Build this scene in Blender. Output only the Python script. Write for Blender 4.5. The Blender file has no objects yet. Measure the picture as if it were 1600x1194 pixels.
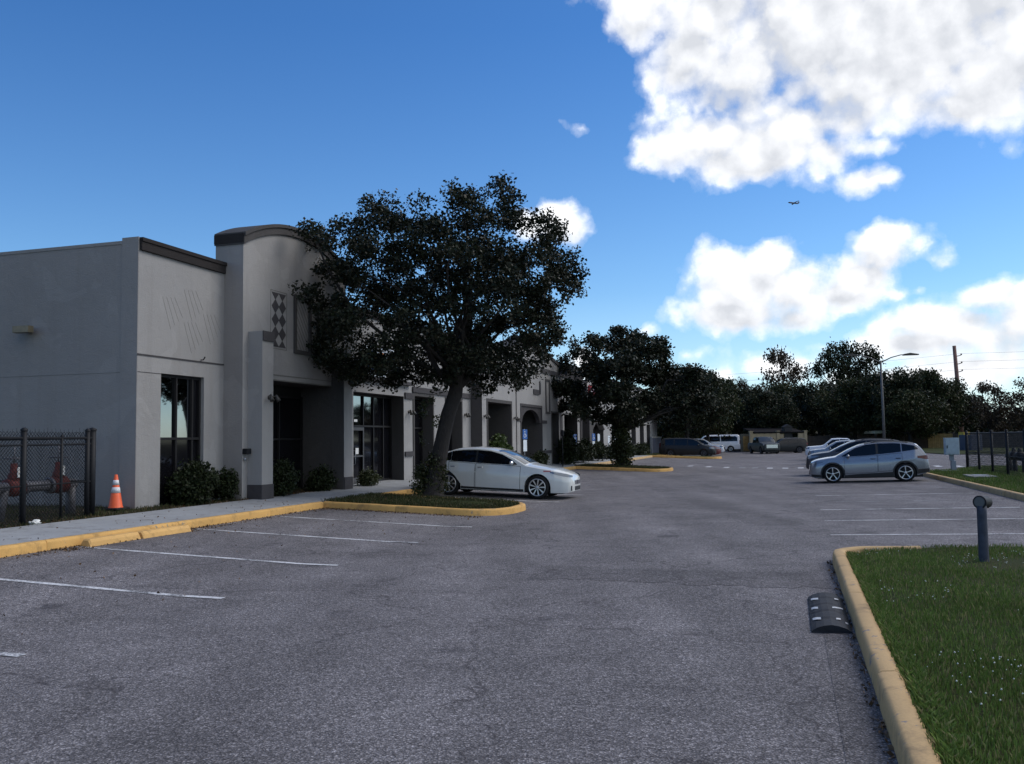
import bpy, bmesh, math, random
import numpy as np
from math import sin, cos, pi, radians, atan, atan2, asin, sqrt, tan
from mathutils import Vector, Matrix

SC = bpy.context.scene
COL = SC.collection
TH = radians(17.2)                      # heading of the shop front against the view axis
FX, FY = sin(TH), cos(TH)               # along the front (s)
PX, PY = -cos(TH), sin(TH)              # towards the building (t)
ROT = pi / 2 - TH                       # local x = s, local y = t
EYE = 1.72
rng = random.Random(7)
NR = np.random.default_rng(11)

def W(s, t, z=0.0):
    return Vector((FX * s + PX * t, FY * s + PY * t, z))

def zg(t):
    if t > 6.5:
        return .04 * (min(t, 14.0) - 6.5)
    if t < 0:
        return .022 * min(-t, 7.0)
    return 0.0

def at(px, D, z):                       # a point D metres ahead at photo column px (far background only)
    return Vector(((px - 800) / 1400 * D, D, z))

def ftop(px, y, D):                     # height seen at photo row y at distance D
    hor = 687 - .0131 * (px - 800)
    return EYE + (hor - y) / 1400 * D

# ------------------------------------------------------------------ object helpers
def link(o, parent=None):
    COL.objects.link(o)
    if parent is not None:
        o.parent = parent
    return o

def tag(o, label=None, cat=None, group=None, kind=None):
    if label: o['label'] = label
    if cat: o['category'] = cat
    if group: o['group'] = group
    if kind: o['kind'] = kind
    return o

def empty(name, label, cat, loc=(0, 0, 0), rz=0.0, group=None):
    o = bpy.data.objects.new(name, None)
    o.empty_display_size = .1
    link(o); o.location = loc; o.rotation_euler = (0, 0, rz)
    return tag(o, label, cat, group)

def put(name, s, t, z, label, cat, group=None):     # an Empty whose axes run along the lot
    return empty(name, label, cat, W(s, t, z), ROT, group)

class MB:
    """collects shapes, builds one mesh object"""
    def __init__(self):
        self.v = []; self.f = []; self.m = []; self.sm = []
    def add(self, vs, fs, mi=0, smooth=False):
        n = len(self.v)
        self.v += [tuple(p) for p in vs]
        for f in fs:
            self.f.append(tuple(i + n for i in f)); self.m.append(mi); self.sm.append(smooth)
        return self
    def box(self, x0, x1, y0, y1, z0, z1, mi=0, bev=0.0):
        if bev > 0:
            b = bev
            def ring(z, i):
                return [(x0 + i, y0 + b, z), (x0 + b, y0 + i, z), (x1 - b, y0 + i, z), (x1 - i, y0 + b, z),
                        (x1 - i, y1 - b, z), (x1 - b, y1 - i, z), (x0 + b, y1 - i, z), (x0 + i, y1 - b, z)]
            rs = [[(p[0], p[1], z0) for p in ring(z0, b * .3)], ring(z0 + b * .7, 0), ring(z1 - b, 0), ring(z1 - b * .3, b * .3), ring(z1, b)]
            rs[0] = ring(z0, b * .3)
            vs = [p for r in rs for p in r]; fs = []
            for k in range(4):
                for i in range(8):
                    j = (i + 1) % 8
                    fs.append((k * 8 + i, k * 8 + j, k * 8 + 8 + j, k * 8 + 8 + i))
            fs.append(tuple(reversed(range(8)))); fs.append(tuple(range(32, 40)))
            return self.add(vs, fs, mi)
        vs = [(x0, y0, z0), (x1, y0, z0), (x1, y1, z0), (x0, y1, z0), (x0, y0, z1), (x1, y0, z1), (x1, y1, z1), (x0, y1, z1)]
        return self.add(vs, [(3, 2, 1, 0), (4, 5, 6, 7), (0, 1, 5, 4), (1, 2, 6, 5), (2, 3, 7, 6), (3, 0, 4, 7)], mi)
    def tube(self, pts, r, n=8, mi=0, cap=True, smooth=True):
        pts = [Vector(p) for p in pts]
        rs = r if isinstance(r, (list, tuple)) else [r] * len(pts)
        vs = []; up = None
        for i, p in enumerate(pts):
            d = (pts[min(i + 1, len(pts) - 1)] - pts[max(i - 1, 0)]).normalized()
            if up is None:
                a = Vector((0, 0, 1)) if abs(d.z) < .9 else Vector((1, 0, 0))
                up = (a - d * a.dot(d)).normalized()
            else:
                up = (up - d * up.dot(d))
                up = up.normalized() if up.length > 1e-6 else Vector((1, 0, 0))
            sd = d.cross(up)
            for k in range(n):
                a = 2 * pi * k / n
                vs.append(p + (up * cos(a) + sd * sin(a)) * rs[i])
        fs = []
        for i in range(len(pts) - 1):
            for k in range(n):
                j = (k + 1) % n
                fs.append((i * n + k, i * n + j, i * n + n + j, i * n + n + k))
        self.add(vs, fs, mi, smooth)
        if cap:
            m = len(pts)
            self.add([vs[k] for k in range(n)], [tuple(reversed(range(n)))], mi)
            self.add([vs[(m - 1) * n + k] for k in range(n)], [tuple(range(n))], mi)
        return self
    def lathe(self, prof, n=24, mi=0, axis='z', c=(0, 0, 0), smooth=True):
        vs = []; fs = []
        for (r, h) in prof:
            for k in range(n):
                a = 2 * pi * k / n
                p = (r * cos(a), r * sin(a), h)
                if axis == 'y': p = (p[0], p[2], p[1])
                if axis == 'x': p = (p[2], p[0], p[1])
                vs.append((p[0] + c[0], p[1] + c[1], p[2] + c[2]))
        for i in range(len(prof) - 1):
            for k in range(n):
                j = (k + 1) % n
                q = (i * n + k, i * n + j, i * n + n + j, i * n + n + k)
                fs.append(q if axis != 'y' else tuple(reversed(q)))
        return self.add(vs, fs, mi, smooth)
    def prism(self, poly, axis, a, b, mi=0):
        """poly in the two other axes, extruded a..b along axis"""
        def P(u, v, w):
            return {'x': (w, u, v), 'y': (u, w, v), 'z': (u, v, w)}[axis]
        n = len(poly)
        vs = [P(u, v, a) for u, v in poly] + [P(u, v, b) for u, v in poly]
        fs = [tuple(reversed(range(n))), tuple(range(n, 2 * n))] + [(i, (i + 1) % n, n + (i + 1) % n, n + i) for i in range(n)]
        return self.add(vs, fs, mi)
    def build(self, name, mats, parent=None, loc=None, rz=None, fix=True, sharp=None):
        me = bpy.data.meshes.new(name)
        me.from_pydata(self.v, [], self.f)
        if not isinstance(mats, (list, tuple)): mats = [mats]
        for m in mats: me.materials.append(m)
        me.polygons.foreach_set('material_index', self.m)
        me.polygons.foreach_set('use_smooth', self.sm)
        if fix:
            bm = bmesh.new(); bm.from_mesh(me)
            bmesh.ops.remove_doubles(bm, verts=bm.verts, dist=1e-5)
            bmesh.ops.recalc_face_normals(bm, faces=bm.faces)
            bm.to_mesh(me); bm.free()
        if sharp is not None:
            me.set_sharp_from_angle(angle=radians(sharp))
        me.update()
        o = bpy.data.objects.new(name, me)
        link(o, parent)
        if loc is not None: o.location = loc
        if rz is not None: o.rotation_euler = (0, 0, rz)
        return o

def np_mesh(name, v, faces, mat, parent=None):
    me = bpy.data.meshes.new(name)
    v = np.asarray(v, np.float32); faces = np.asarray(faces, np.int32)
    me.vertices.add(len(v)); me.vertices.foreach_set('co', v.ravel())
    k = faces.shape[1]; m = len(faces)
    me.loops.add(m * k); me.loops.foreach_set('vertex_index', faces.ravel())
    me.polygons.add(m)
    me.polygons.foreach_set('loop_start', np.arange(0, m * k, k, dtype=np.int32))
    me.polygons.foreach_set('loop_total', np.full(m, k, np.int32))
    me.materials.append(mat)
    me.update(calc_edges=True)
    o = bpy.data.objects.new(name, me)
    return link(o, parent)

def copy_tree(o, parent=None):
    c = o.copy(); COL.objects.link(c)
    if parent is not None: c.parent = parent
    for ch in list(o.children): copy_tree(ch, c)
    return c

# ------------------------------------------------------------------ materials
class NT:
    def __init__(self, tree):
        self.t = tree; self.n = tree.nodes; self.l = tree.links
    def node(self, typ, **kw):
        n = self.n.new(typ)
        for k, v in kw.items():
            if k.startswith('i_'):
                key = k[2:]
                n.inputs[int(key) if key.isdigit() else key.replace('_', ' ')].default_value = v
            else: setattr(n, k, v)
        return n
    def link(self, a, b): self.l.new(a, b)
    def math(self, op, a, b=None, c=None, clamp=False):
        n = self.n.new('ShaderNodeMath'); n.operation = op; n.use_clamp = clamp
        for i, x in enumerate((a, b, c)):
            if x is None: continue
            if isinstance(x, (int, float)): n.inputs[i].default_value = x
            else: self.l.new(x, n.inputs[i])
        return n.outputs[0]
    def mix(self, fac, a, b, blend='MIX'):
        n = self.n.new('ShaderNodeMix'); n.data_type = 'RGBA'; n.blend_type = blend
        for i, x in ((0, fac), (6, a), (7, b)):
            if isinstance(x, (int, float)): n.inputs[i].default_value = x
            elif isinstance(x, (tuple, list)): n.inputs[i].default_value = tuple(x) + (1,) * (4 - len(x))
            else: self.l.new(x, n.inputs[i])
        return n.outputs[2]
    def ramp(self, fac, *stops, interp='LINEAR'):
        n = self.n.new('ShaderNodeValToRGB'); n.color_ramp.interpolation = interp
        e = n.color_ramp.elements
        while len(e) < len(stops): e.new(.5)
        for i, (p, c) in enumerate(stops):
            e[i].position = p
            if isinstance(c, (int, float)): c = (c, c, c)
            e[i].color = tuple(c) + (1,)
        self.l.new(fac, n.inputs[0]); return n.outputs[0]
    def noise(self, vec, scale, detail=4, rough=.55, dist=0.0, dim='3D'):
        n = self.n.new('ShaderNodeTexNoise'); n.noise_dimensions = dim
        n.inputs['Scale'].default_value = scale; n.inputs['Detail'].default_value = detail
        n.inputs['Roughness'].default_value = rough; n.inputs['Distortion'].default_value = dist
        if vec is not None: self.l.new(vec, n.inputs['Vector'])
        return n.outputs['Fac']
    def mapping(self, vec, scale=(1, 1, 1), rot=(0, 0, 0), loc=(0, 0, 0)):
        n = self.n.new('ShaderNodeMapping')
        n.inputs['Scale'].default_value = scale; n.inputs['Rotation'].default_value = rot; n.inputs['Location'].default_value = loc
        self.l.new(vec, n.inputs['Vector']); return n.outputs[0]

def new_mat(name):
    m = bpy.data.materials.new(name); m.use_nodes = True
    nt = NT(m.node_tree); b = m.node_tree.nodes['Principled BSDF']
    return m, nt, b

def wpos(nt):
    return nt.node('ShaderNodeNewGeometry').outputs['Position']

def ocoord(nt):
    return nt.node('ShaderNodeTexCoord').outputs['Object']

def bump(nt, b, h, strength=.3, dist=.01):
    n = nt.node('ShaderNodeBump'); n.inputs['Strength'].default_value = strength; n.inputs['Distance'].default_value = dist
    nt.link(h, n.inputs['Height']); nt.link(n.outputs[0], b.inputs['Normal'])

def simple(name, c, rough=.6, metal=0.0, var=.12, scale=6.0, spec=.5, coat=0.0, bmp=0.0, bscale=60.0):
    """one colour with gentle procedural mottling"""
    m, nt, b = new_mat(name)
    v = ocoord(nt)
    f = nt.noise(v, scale, 4, .6)
    lo = tuple(x * (1 - var) for x in c); hi = tuple(min(1, x * (1 + var)) for x in c)
    nt.link(nt.ramp(f, (.3, lo), (.7, hi)), b.inputs['Base Color'])
    b.inputs['Roughness'].default_value = rough; b.inputs['Metallic'].default_value = metal
    b.inputs['Specular IOR Level'].default_value = spec; b.inputs['Coat Weight'].default_value = coat
    b.inputs['Coat Roughness'].default_value = .04
    if bmp: bump(nt, b, nt.noise(v, bscale, 3), bmp, .004)
    return m

def stucco(name, c, stain=.12):
    m, nt, b = new_mat(name)
    v = wpos(nt)
    big = nt.noise(v, .35, 5, .6)
    streak = nt.noise(nt.mapping(v, (1.3, 1.3, .12)), 2.2, 5, .65)
    fine = nt.noise(v, 38, 4, .7)
    col = nt.ramp(big, (.25, tuple(x * (1 - stain) for x in c)), (.75, tuple(x * (1 + stain * .5) for x in c)))
    col = nt.mix(nt.ramp(streak, (.52, 0.0), (.75, .55)), col, tuple(x * .8 for x in (c[0] * .98, c[1] * .96, c[2] * .94)))
    col = nt.mix(nt.ramp(fine, (.3, 0.0), (.62, .22)), col, tuple(x * .8 for x in c))
    patch = nt.noise(v, 1.15, 2, .4, .6)
    col = nt.mix(nt.ramp(patch, (.60, 0.0), (.615, .35)), col, tuple(x * 1.09 for x in c))
    sx = nt.node('ShaderNodeSeparateXYZ'); nt.link(v, sx.inputs[0])
    base = nt.math('ADD', nt.math('MULTIPLY', sx.outputs[2], -1.6), nt.math('MULTIPLY', streak, 1.5))
    col = nt.mix(nt.ramp(base, (-.25, 0.0), (.45, .55)), col, tuple(x * .62 for x in (c[0], c[1] * .96, c[2] * .9)))
    nt.link(col, b.inputs['Base Color'])
    b.inputs['Roughness'].default_value = .9; b.inputs['Specular IOR Level'].default_value = .2
    tex = nt.math('ADD', nt.noise(v, 42, 5, .7), nt.math('MULTIPLY', nt.noise(v, 7, 3, .5), .8))
    bump(nt, b, tex, .75, .016)
    return m

def asphalt(name, k=1.0, blue=1.0):
    m, nt, b = new_mat(name)
    v = wpos(nt)
    agg = nt.node('ShaderNodeTexVoronoi'); agg.inputs['Scale'].default_value = 82; agg.inputs['Randomness'].default_value = 1
    nt.link(v, agg.inputs['Vector'])
    cellv = nt.node('ShaderNodeSeparateColor'); nt.link(agg.outputs['Color'], cellv.inputs[0])
    stone = nt.ramp(cellv.outputs[0], (0.0, .085 * k), (.45, .150 * k), (.8, .205 * k), (1.0, .36 * k))
    gap = nt.ramp(agg.outputs['Distance'], (.25, 1.0), (.65, .55))
    col = nt.mix(1.0, stone, gap, 'MULTIPLY')
    fine = nt.noise(v, 21, 4, .75)
    col = nt.mix(1.0, col, nt.ramp(fine, (.28, .62), (.72, 1.45)), 'MULTIPLY')
    big = nt.noise(v, .33, 6, .62, .4)
    col = nt.mix(1.0, col, nt.ramp(big, (.3, .78), (.7, 1.22)), 'MULTIPLY')
    mid = nt.noise(v, 1.7, 5, .6, .8)
    col = nt.mix(1.0, col, nt.ramp(mid, (.3, .84), (.7, 1.14)), 'MULTIPLY')
    # worn tracks along the lane
    track = nt.noise(nt.mapping(v, (.9, .05, 1), (0, 0, TH)), 1.0, 3, .5)
    col = nt.mix(1.0, col, nt.ramp(track, (.35, .86), (.65, 1.14)), 'MULTIPLY')
    # oil stains
    oil = nt.noise(v, .9, 3, .5, .2)
    col = nt.mix(nt.ramp(oil, (.64, 0.0), (.74, .65)), col, (.03, .03, .034))
    for (sx_, sy_, sr, sa) in ((-5.2, 10.7, .42, .62), (-5.75, 10.5, .3, .45), (-2.15, 12.1, .33, .5), (-4.0, 14.6, .4, .4), (-1.0, 18.4, .4, .45), (2.4, 22.5, .5, .5), (-3.6, 7.6, .25, .35), (8.4, 17.0, .45, .45), (9.6, 21.6, .5, .45)):
        dv = nt.node('ShaderNodeVectorMath', operation='DISTANCE'); nt.link(v, dv.inputs[0]); dv.inputs[1].default_value = (sx_, sy_, .08)
        q = nt.math('ADD', nt.math('DIVIDE', dv.outputs['Value'], sr), nt.math('MULTIPLY', mid, 1.3))
        col = nt.mix(nt.ramp(q, (.75, sa), (1.65, 0.0)), col, (.028, .027, .03))
    # hairline cracks
    vc = nt.node('ShaderNodeTexVoronoi', feature='DISTANCE_TO_EDGE'); vc.inputs['Scale'].default_value = .33
    wob = nt.node('ShaderNodeVectorMath', operation='ADD'); nn = nt.node('ShaderNodeTexNoise'); nn.inputs['Scale'].default_value = 1.6; nn.inputs['Detail'].default_value = 5
    nt.link(v, nn.inputs['Vector']); nt.link(v, wob.inputs[0]); nt.link(nn.outputs['Color'], wob.inputs[1]); nt.link(wob.outputs[0], vc.inputs['Vector'])
    col = nt.mix(nt.ramp(vc.outputs['Distance'], (.0, .6), (.008, 0.0)), col, (.03, .028, .03))
    col = nt.mix(1.0, col, (1.19, 1.11, 1.14 * blue), 'MULTIPLY')
    nt.link(col, b.inputs['Base Color'])
    b.inputs['Roughness'].default_value = .88; b.inputs['Specular IOR Level'].default_value = .25
    bump(nt, b, agg.outputs['Distance'], .6, .008)
    return m

def paint_line(name, c, worn=.5):
    m, nt, b = new_mat(name)
    v = wpos(nt)
    f = nt.noise(v, 30, 5, .75); g = nt.noise(v, 2.0, 4, .6)
    w = nt.math('ADD', f, nt.math('MULTIPLY', g, .7))
    col = nt.mix(nt.ramp(w, (.62 + .35 * (1 - worn) - .12, 1.0), (.62 + .35 * (1 - worn) + .1, 0.0)), (.075, .073, .077), c)
    nt.link(col, b.inputs['Base Color']); b.inputs['Roughness'].default_value = .8
    return m

def kerb_mat(name, c, chip=(.2, .19, .18), amount=.60):
    m, nt, b = new_mat(name)
    v = wpos(nt)
    g = nt.noise(v, 1.1, 4, .6); f = nt.noise(v, 9, 6, .7); h = nt.noise(v, 60, 3, .6)
    col = nt.ramp(g, (.3, tuple(x * .86 for x in c)), (.7, tuple(x * 1.08 for x in c)))
    col = nt.mix(nt.ramp(h, (.35, .25), (.6, 0.0)), col, tuple(x * .6 for x in c))
    w = nt.math('ADD', nt.math('MULTIPLY', f, .75), nt.math('MULTIPLY', g, .35))
    col = nt.mix(nt.ramp(w, (amount, 0.0), (amount + .035, .9)), col, chip)
    grime = nt.noise(v, 3.5, 5, .7)
    col = nt.mix(nt.ramp(grime, (.52, 0.0), (.72, .55)), col, (.09, .07, .05))
    nt.link(col, b.inputs['Base Color']); b.inputs['Roughness'].default_value = .8; b.inputs['Specular IOR Level'].default_value = .3
    bump(nt, b, nt.noise(v, 45, 4, .7), .35, .006)
    return m

def ground_mat(name, c1, c2, c3, scale=1.3):
    m, nt, b = new_mat(name)
    v = wpos(nt)
    a = nt.noise(v, scale, 6, .65); f = nt.noise(v, 35, 4, .7)
    col = nt.mix(nt.ramp(a, (.38, 0.0), (.6, 1.0)), c1, c2)
    col = nt.mix(nt.ramp(f, (.4, 0.0), (.62, .8)), col, c3)
    nt.link(col, b.inputs['Base Color']); b.inputs['Roughness'].default_value = .95; b.inputs['Specular IOR Level'].default_value = .1
    bump(nt, b, f, .8, .03)
    return m

def leaf_mat(name, dark, light, trans=.25, dead=None, spec=.35):
    m, nt, b = new_mat(name)
    r = nt.node('ShaderNodeNewGeometry').outputs['Random Per Island']
    col = nt.ramp(r, (0.0, dark), (.75, light), (.96, light if dead is None else dead))
    v = wpos(nt); big = nt.noise(v, .7, 3, .5)
    col = nt.mix(1.0, col, nt.ramp(big, (.3, .75), (.7, 1.25)), 'MULTIPLY')
    nt.link(col, b.inputs['Base Color']); b.inputs['Roughness'].default_value = .5; b.inputs['Specular IOR Level'].default_value = spec
    if trans:
        tr = nt.node('ShaderNodeBsdfTranslucent'); mx = nt.node('ShaderNodeMixShader'); mx.inputs[0].default_value = trans
        nt.link(col, tr.inputs[0]); nt.link(b.outputs[0], mx.inputs[1]); nt.link(tr.outputs[0], mx.inputs[2])
        nt.link(mx.outputs[0], nt.n['Material Output'].inputs[0])
    return m

def bark(name, c):
    m, nt, b = new_mat(name)
    v = ocoord(nt)
    f = nt.noise(nt.mapping(v, (9, 9, 2.2)), 2.5, 6, .7)
    nt.link(nt.ramp(f, (.3, tuple(x * .5 for x in c)), (.7, tuple(x * 1.35 for x in c))), b.inputs['Base Color'])
    b.inputs['Roughness'].default_value = .95; bump(nt, b, f, .9, .03)
    return m

def glass(name, c=(.01, .011, .013), metal=0.0, rough=.03, spec=.5):
    m, nt, b = new_mat(name)
    v = ocoord(nt); f = nt.noise(v, 1.1, 3, .5)
    nt.link(nt.ramp(f, (.3, tuple(x * .85 for x in c)), (.7, tuple(min(1, x * 1.1) for x in c))), b.inputs['Base Color'])
    b.inputs['Roughness'].default_value = rough; b.inputs['Metallic'].default_value = metal; b.inputs['Specular IOR Level'].default_value = spec
    bump(nt, b, nt.noise(v, .8, 2), .04, .02)
    return m

def car_paint(name, c, metal=.35, rough=.3, coat=.9):
    m, nt, b = new_mat(name)
    v = ocoord(nt); dirt = nt.noise(v, 2.5, 5, .6); fl = nt.noise(v, 900, 1)
    col = nt.mix(nt.ramp(dirt, (.45, 0.0), (.8, .25)), c, tuple(x * .75 for x in c))
    nt.link(col, b.inputs['Base Color']); b.inputs['Metallic'].default_value = metal
    nt.link(nt.ramp(fl, (.3, rough * .85), (.7, rough * 1.15)), b.inputs['Roughness'])
    b.inputs['Coat Weight'].default_value = coat; b.inputs['Coat Roughness'].default_value = .05
    return m

M = {}
M['wall'] = stucco('stucco_light_grey', (.335, .326, .322), .16)
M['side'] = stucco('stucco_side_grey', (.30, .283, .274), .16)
M['trim'] = stucco('stucco_charcoal_trim', (.07, .066, .07), .2)
M['coping'] = stucco('coping_dark_brown', (.032, .028, .028), .2)
M['archcap'] = stucco('arch_band_grey', (.08, .076, .076), .15)
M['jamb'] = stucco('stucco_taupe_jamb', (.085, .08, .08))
M['soffit'] = stucco('soffit_grey', (.20, .19, .18))
M['frame'] = simple('dark_bronze_frame', (.014, .013, .014), .55, 0, .12, 6, .3)
M['frame_lt'] = simple('grey_mullion', (.06, .06, .063), .5, .1)
M['pane'] = glass('tinted_mirror_pane', (.27, .29, .31), 1.0, .03)
M['pane_dark'] = glass('dark_tinted_pane', (.006, .006, .008), 0.0, .05, .25)
M['asphalt'] = asphalt('asphalt_worn')
M['patch'] = asphalt('asphalt_patch', .80, 1.0)
M['line'] = paint_line('white_road_paint', (.66, .66, .67), .22)
M['line_old'] = paint_line('faded_road_paint', (.50, .50, .51), .48)
M['kerb_y'] = kerb_mat('yellow_kerb_paint', (.66, .385, .125), (.22, .2, .17), .66)
M['kerb_t'] = kerb_mat('faded_tan_kerb_paint', (.55, .37, .18), (.2, .19, .2), .655)
M['stop_y'] = kerb_mat('yellow_wheel_stop_paint', (.68, .41, .15), (.3, .27, .2), .68)
M['conc'] = kerb_mat('concrete_walk', (.33, .34, .35), (.24, .24, .24), .64)
M['conc_w'] = kerb_mat('concrete_pad', (.30, .29, .27), (.2, .19, .18), .62)
M['soil'] = ground_mat('bed_soil', (.035, .025, .018), (.03, .036, .014), (.06, .045, .03))
M['lawn'] = ground_mat('lawn_ground', (.038, .055, .016), (.055, .058, .022), (.026, .033, .012))
M['field'] = ground_mat('field_ground', (.05, .06, .025), (.07, .065, .035), (.035, .045, .016), .3)
M['blade'] = leaf_mat('grass_blade', (.060, .104, .022), (.130, .200, .048), .3, (.25, .22, .11), .15)
M['blade2'] = leaf_mat('dry_grass_blade', (.02, .032, .010), (.05, .06, .02), .25, (.13, .10, .05), .2)
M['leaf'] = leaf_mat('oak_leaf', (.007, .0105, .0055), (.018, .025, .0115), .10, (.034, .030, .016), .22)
M['leaf_b'] = leaf_mat('bush_leaf', (.010, .016, .007), (.026, .036, .013), .12, None, .2)
M['leaf_l'] = leaf_mat('bright_leaf', (.03, .05, .015), (.075, .11, .03), .25)
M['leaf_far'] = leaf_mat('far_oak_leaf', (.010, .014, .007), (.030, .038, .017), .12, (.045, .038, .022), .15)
M['leaf_far2'] = leaf_mat('far_mixed_leaf', (.015, .021, .009), (.042, .052, .020), .14, (.055, .045, .022), .12)
M['leaf_red'] = leaf_mat('russet_leaf', (.026, .018, .012), (.06, .042, .024), .15, None, .15)
M['bark'] = bark('oak_bark', (.034, .029, .027))
M['bark_d'] = bark('dark_bark', (.03, .026, .023))
M['black_metal'] = simple('black_painted_metal', (.010, .011, .014), .6, 0, .12, 6, .25)
M['wire'] = simple('black_vinyl_wire', (.012, .013, .016), .7, 0, .12, 6, .2)
M['galv'] = simple('galvanised_grey', (.30, .32, .35), .5, .5)
M['cab'] = simple('grey_cabinet_paint', (.40, .47, .50), .5, .1)
M['pole'] = simple('grey_pole_paint', (.10, .097, .097), .55, .2)
M['bollard'] = simple('blue_grey_plastic', (.045, .052, .075), .65, 0, .3, 8, .3)
M['lens'] = glass('frosted_lens', (.06, .066, .075), 0, .4)
M['orange'] = simple('cone_orange', (.85, .13, .04), .5, 0, .08)
M['white'] = simple('white_plastic', (.72, .72, .74), .5, 0, .06)
M['rubber'] = simple('black_rubber', (.018, .018, .02), .8, 0, .3, 20, .3, 0, .4, 90)
M['hump'] = simple('weathered_rubber', (.02, .0205, .024), .7, 0, .35, 12, .3, 0, .5, 120)
M['reflect'] = simple('grey_white_reflector', (.50, .51, .52), .6, 0, .25, 30)
M['red_iron'] = simple('red_valve_paint', (.095, .018, .016), .7, 0, .4, 14, .3)
M['grey_iron'] = simple('grey_iron_pipe', (.10, .10, .115), .6, .2, .3, 10)
M['beige'] = simple('beige_masonry', (.38, .31, .20), .9, 0, .15, 3)
M['roof'] = simple('dark_shingle_roof', (.012, .011, .013), .95, 0, .3, 5, .1)
M['wood'] = simple('wood_fence_tan', (.36, .23, .085), .85, 0, .3, 3)
M['wood_d'] = simple('wood_fence_brown', (.065, .05, .04), .9, 0, .3, 3)
M['pole_w'] = simple('treated_wood_pole', (.19, .105, .085), .9, 0, .2, 3)
M['blue_panel'] = simple('slate_blue_panel', (.07, .075, .105), .7, 0, .15, 2)
M['lampbody'] = simple('aged_bronze_lamp', (.06, .055, .05), .5, .4)
M['flood'] = simple('yellowed_floodlight', (.20, .165, .105), .5, 0, .2)
M['sign_blue'] = simple('sign_blue', (.02, .10, .35), .5, 0, .05)
M['sign_red'] = simple('sign_red', (.50, .04, .05), .5, 0, .1)
M['sign_org'] = simple('sign_orange', (.75, .25, .06), .5, 0, .1)
M['sign_white'] = simple('sign_white', (.70, .76, .82), .5, 0, .06)
M['dry'] = leaf_mat('dead_leaf', (.05, .03, .018), (.16, .09, .04), 0)
M['flower'] = simple('white_clover', (.55, .57, .55), .7, 0, .1)
M['tyre'] = simple('tyre_rubber', (.012, .012, .013), .85, 0, .3, 15, .3)
M['rim'] = simple('alloy_rim', (.62, .63, .65), .3, .85, .05)
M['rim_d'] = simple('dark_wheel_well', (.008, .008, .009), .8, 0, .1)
M['carglass'] = glass('car_tinted_glass', (.006, .007, .009), 0, .04, .45)
M['windshield'] = glass('car_windscreen', (.05, .055, .06), 0, .04, .6)
M['chrome'] = simple('chrome_trim', (.75, .76, .78), .15, 1.0, .03)
M['blackplast'] = simple('black_car_plastic', (.016, .016, .018), .6, 0, .15)
M['headlamp'] = glass('headlamp_lens', (.22, .24, .27), .5, .08)
M['taillamp'] = glass('tail_lamp_lens', (.075, .008, .010), 0, .1)
M['amber'] = glass('side_marker_lens', (.45, .14, .13), 0, .15)
M['airframe'] = simple('airliner_paint', (.055, .06, .085), .5, .1, .05)
M['yellow_p'] = simple('yellow_machine_paint', (.55, .36, .03), .6, 0, .15)
M['bin'] = simple('dark_green_bin', (.018, .028, .03), .6, 0, .2)
M['cream'] = simple('cream_fascia', (.58, .52, .34), .7, 0, .08)
M['paper'] = simple('white_paper', (.72, .72, .7), .8, 0, .05)
M['ivy'] = leaf_mat('ivy_leaf', (.018, .026, .009), (.05, .058, .02), .15)
# ------------------------------------------------------------------ camera
cam = bpy.data.objects.new('camera', bpy.data.cameras.new('camera')); link(cam)
cam.data.sensor_width = 36.0; cam.data.sensor_fit = 'HORIZONTAL'
cam.data.lens = 1400 / 1600 * 36.0
cam.data.clip_start = .05; cam.data.clip_end = 12000
pit = atan(90 / 1400); rol = radians(.75)
fw = Vector((0, cos(pit), sin(pit))); u0 = Vector((0, -sin(pit), cos(pit))); r0 = Vector((1, 0, 0))
R_ = r0 * cos(rol) - u0 * sin(rol); U_ = u0 * cos(rol) + r0 * sin(rol)
mw = Matrix.Identity(4)
for i in range(3):
    mw[i][0] = R_[i]; mw[i][1] = U_[i]; mw[i][2] = -fw[i]
mw[2][3] = EYE
cam.matrix_world = mw
SC.camera = cam

def skydir(px, py):
    d = (fw + R_ * ((px - 800) / 1400) - U_ * ((py - 597) / 1400)).normalized()
    return atan2(d.x, d.y), asin(d.z)

# ------------------------------------------------------------------ sky and sun
SUN_AZ, SUN_EL = radians(74), radians(44)
world = bpy.data.worlds.new('World'); SC.world = world; world.use_nodes = True
wt = NT(world.node_tree); wt.n.clear()
out = wt.node('ShaderNodeOutputWorld'); bg = wt.node('ShaderNodeBackground'); bg.inputs['Strength'].default_value = .10
wt.link(bg.outputs[0], out.inputs[0])
sky = wt.node('ShaderNodeTexSky'); sky.sky_type = 'NISHITA'; sky.sun_disc = False
sky.sun_elevation = SUN_EL; sky.sun_rotation = SUN_AZ
sky.air_density = 1.0; sky.dust_density = .3; sky.ozone_density = 3.0; sky.altitude = 10

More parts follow.
